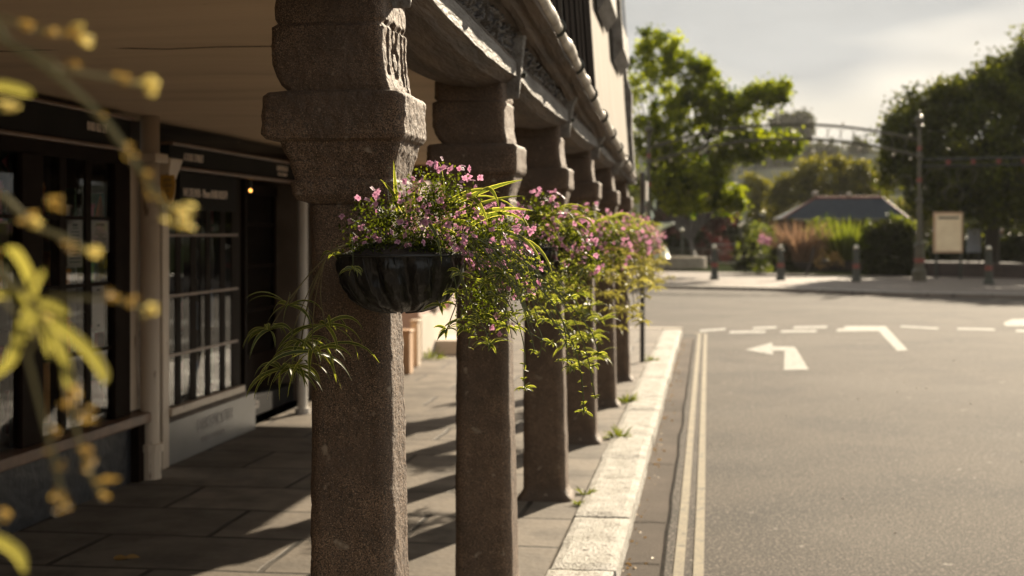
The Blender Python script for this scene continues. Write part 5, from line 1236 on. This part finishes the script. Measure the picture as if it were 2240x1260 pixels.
# ------------------------------------------------------------------ person under the tree
def person():
    b = G(2191, 589, 0); o = empty('person', b); tag(o, 'person in dark navy coat standing under the large tree at the right', 'person')
    verts = [(0, 0, .92), (0, 0, 1.08), (0, .01, 1.25), (0, .01, 1.40), (0, 0, 1.50), (0, -.01, 1.56),
             (.10, 0, .88), (.11, -.01, .50), (.12, .01, .09), (.13, -.12, .04), (-.10, 0, .88), (-.12, .02, .50), (-.13, .06, .09), (-.14, -.07, .04),
             (.19, 0, 1.38), (.25, .02, 1.10), (.24, -.08, .88), (.235, -.10, .80), (-.19, 0, 1.38), (-.26, .02, 1.10), (-.25, -.06, .87), (-.245, -.08, .79)]
    edges = [(0, 1), (1, 2), (2, 3), (3, 4), (4, 5), (0, 6), (6, 7), (7, 8), (8, 9), (0, 10), (10, 11), (11, 12), (12, 13), (3, 14), (14, 15), (15, 16), (16, 17), (3, 18), (18, 19), (19, 20), (20, 21)]
    rad = [.15, .14, .16, .13, .065, .06, .10, .07, .05, .04, .10, .07, .05, .04, .075, .055, .04, .035, .075, .055, .04, .035]
    me = bpy.data.meshes.new('body'); me.from_pydata(verts, edges, []); bo = bpy.data.objects.new('body', me); COL.objects.link(bo)
    sk = bo.modifiers.new('skin', 'SKIN'); bo.modifiers.new('sub', 'SUBSURF').levels = 2
    bo.modifiers['sub'].render_levels = 2
    for i, r_ in enumerate(rad): me.skin_vertices[0].data[i].radius = (r_, r_ * .8 if i < 4 else r_)
    me.skin_vertices[0].data[0].use_root = True
    me.materials.append(M['coat']); bo.parent = o
    m = MB()
    m.lathe([(.001, -.115), (.045, -.11), (.068, -.07), (.08, .0), (.082, .05), (.07, .10), (.04, .125), (.001, .13)], (0, -.015, 1.66), 14); m.ball((0, -.10, 1.645), .018, 6, 5); m.ball((.082, 0, 1.65), .02, 6, 5); m.ball((-.082, 0, 1.65), .02, 6, 5)
    m.build('head', M['skin'], bo, smooth=True, world=False)
    m = MB(); m.lathe([(.086, .01), (.090, .06), (.078, .11), (.04, .137), (.001, .14)], (0, .005, 1.66), 14); m.build('hair', M['hair'], bo, smooth=True, world=False)
    m = MB()
    for sx in (-1, 1): m.ball((sx * .03, -.088, 1.675), .010, 6, 5)
    m.box((-.025, -.095, 1.60), (.025, -.08, 1.607)); m.build('eyes_and_mouth', M['ink'], bo, world=False)
    m = MB()
    for sx, yy in ((1, -.10), (-1, -.08)):
        for q in range(4): m.tube([(sx * .24 + (q - 1.5) * .018, yy, .79), (sx * .24 + (q - 1.5) * .018, yy - .012, .74), (sx * .24 + (q - 1.5) * .017, yy - .02, .70 + abs(q - 1.4) * .008)], [.009, .008, .006], 6)
        m.tube([(sx * .21, yy - .02, .79), (sx * .195, yy - .045, .755)], [.010, .007], 6)
    m.build('fingers', M['skin'], bo, world=False, smooth=True)
    m = MB()
    for sx, y_ in ((1, .0), (-1, .03)): m.tube([(sx * .105, 0, .82), (sx * .115, y_ * .5, .5), (sx * .125, y_, .08)], [.115, .085, .068], 10)
    m.build('trousers', M['trousers'], bo, world=False, smooth=True)
    o.rotation_euler = (0, 0, R(25))
person()
# ------------------------------------------------------------------ parked cars glimpsed behind the park
def car(px, py, d, mt, label, rz):
    b = P(px, py, d); b.z = 0; o = empty('parked_car', b, rz); tag(o, label, 'car')
    prof = [(-2.1, .35), (-2.12, .62), (-2.0, .88), (-1.75, .95), (-1.25, 1.42), (-.6, 1.52), (.3, 1.50), (.95, 1.0), (1.7, .88), (2.05, .72), (2.1, .4), (1.95, .3), (-1.95, .3)]
    m = MB(); m.prism([(x, -.82, z) for x, z in prof], (0, 1.64, 0)); m.build('body', mt, o, world=False, bevel=.09)
    for sy in (-1, 1):
        m = MB(); m.prism([(-1.5, sy * .822, 1.0), (.75, sy * .822, 1.0), (.2, sy * .822, 1.40), (-.6, sy * .822, 1.43), (-1.15, sy * .822, 1.36)], (0, sy * .012, 0)); m.build('window', M['carglass'], o, world=False)
        for x in (-1.3, 1.3):
            m = MB(); m.tube([(x, sy * .68, .32), (x, sy * .86, .32)], .32, 18); wo = m.build('wheel', M['rubber'], o, world=False)
            m = MB(); m.tube([(x, sy * .86, .32), (x, sy * .87, .32)], .19, 14); m.build('rim', M['rim'], wo, world=False)
    m = MB(); m.prism([(-1.77, -.7, .98), (-1.27, -.66, 1.40), (-1.27, .66, 1.40), (-1.77, .7, .98)], (-.03, 0, .02)); m.build('windscreen', M['carglass'], o, world=False)
    m = MB(); m.prism([(.97, -.7, 1.02), (.34, -.66, 1.47), (.34, .66, 1.47), (.97, .7, 1.02)], (.03, 0, .02)); m.build('windscreen', M['carglass'], o, world=False)
    for sx in (-1, 1):
        for sy in (-1, 1):
            m = MB(); m.box((sx * 2.02 - .06, sy * .6 - .16, .62), (sx * 2.02 + .1, sy * .6 + .16, .76)); m.build('headlight' if sx > 0 else 'tail_light', M['rim'] if sx > 0 else M['redpaint'], o, world=False)
car(2203, 575, 112, M['carwhite'], 'white car parked in the sun beyond the standing person', 1.45)
car(1525, 572, 118, M['carred'], 'red car parked far behind the railing, under the purple tree', 1.2)

# ------------------------------------------------------------------ hill and the house on it
n1, n2 = 90, 26; vs = []
for b in range(n2 + 1):
    for a in range(n1 + 1):
        lat = -260 + 620 * a / n1; dep = 230 + 330 * b / n2
        px = CX + lat / 340 * FPX; ridge = 22.5 + 2.5 * math.exp(-((lat - 66) / 30) ** 2) - 7 * max(0, (lat - 90) / 200) - 0.02 * abs(lat - 66)
        t = b / n2; prof_ = math.sin(min(1, t * 2.2) * PI / 2) ** 1.3 if t < .6 else 1
        z = max(-1, ridge) * prof_ * (1 + .0) + 3.0 * prof_ * fbm(Vector((lat * .02, dep * .02, 0))) + 1.1 * prof_ * mnoise.noise(Vector((lat * .25, dep * .25, 2))) + .7 * prof_ * mnoise.noise(Vector((lat * .7, dep * .7, 4)))
        q = FW * dep + RT * lat; vs.append((q.x, q.y, z - .5))
m = MB(); m.add(vs, [(b * (n1 + 1) + a, b * (n1 + 1) + a + 1, (b + 1) * (n1 + 1) + a + 1, (b + 1) * (n1 + 1) + a) for b in range(n2) for a in range(n1)]); struct(m.build('hill', M['hill'], smooth=True))
d = 370.0; hp = P(1735, 300, d); hh = empty('hilltop_house', hp); tag(hh, 'grey house with dark roof standing on the hill crest, below the arch', 'house')
s = d / FPX
m = MB(); m.box((hp.x - 4.8, hp.y - 3, hp.z - 4), (hp.x + 4.8, hp.y + 3, hp.z + 3.2)); m.build('wall', M['hillwall'], hh)
m = MB(); z_ = hp.z + 3.2; m.add([(hp.x - 5.2, hp.y - 3.4, z_), (hp.x + 5.2, hp.y - 3.4, z_), (hp.x + 5.2, hp.y + 3.4, z_), (hp.x - 5.2, hp.y + 3.4, z_), (hp.x - 3, hp.y, z_ + 2.4), (hp.x + 3, hp.y, z_ + 2.4)], [(0, 1, 5, 4), (1, 2, 5), (2, 3, 4, 5), (3, 0, 4), (3, 2, 1, 0)]); m.build('roof', M['hillroof'], hh)
for i in range(4):
    m = MB(); x_ = hp.x - 3.9 + i * 2.2; m.box((x_, hp.y - 3.05, hp.z - .4), (x_ + 1.1, hp.y - 2.98, hp.z + 1.6)); m.build('window', M['carglass'], hh)
m = MB(); m.box((hp.x + 3.0, hp.y - .5, z_), (hp.x + 3.9, hp.y + .5, z_ + 3.3)); m.build('chimney', M['hillroof'], hh)
for i, (px, py, rx, ry, lab) in enumerate(((1755, 272, 22, 24, 'round dark tree crown on the hill crest right beside the house'), (1712, 274, 22, 20, 'ragged tree on the hill crest at the left of the house'))):
    dd = 366; tree('hill_tree', P(px, 305, dd), lab, M['hilltree'], [EL(px, py, dd, rx, ry, 1)], 2.5, .4, 60, 40, 1.0, 60 + i, .7)
# wooded clumps on the slope, one per tree one can tell apart
rr = random.Random(8)
for i in range(14):
    px = 1560 + i * 32 + rr.uniform(-8, 8); py = rr.uniform(318, 400); dd = 300 + (400 - py) * .5
    tree('hill_tree', P(px, py + 22, dd), 'one of the similar trees scattered over the distant hillside', M['hilltree'], [EL(px, py, dd, 20, 17, 1)], 1.5, .3, 26, 30, 1.1, 80 + i, .8, group='trees on the distant hillside')

# ------------------------------------------------------------------ the hazy air
hb = MB(); hb.box((-500, -80, -1.2), (500, 660, 48)); 
hm = bpy.data.materials.new('haze'); hm.use_nodes = True; hn = hm.node_tree; hn.nodes.clear()
ho = hn.nodes.new('ShaderNodeOutputMaterial'); hv = hn.nodes.new('ShaderNodeVolumePrincipled')
hv.inputs['Color'].default_value = (.95, .92, .86, 1); hv.inputs['Density'].default_value = .00022; hv.inputs['Anisotropy'].default_value = 0
hn.links.new(hv.outputs['Volume'], ho.inputs['Volume'])
hz_o = hb.build('haze', hm); hz_o['kind'] = 'stuff'
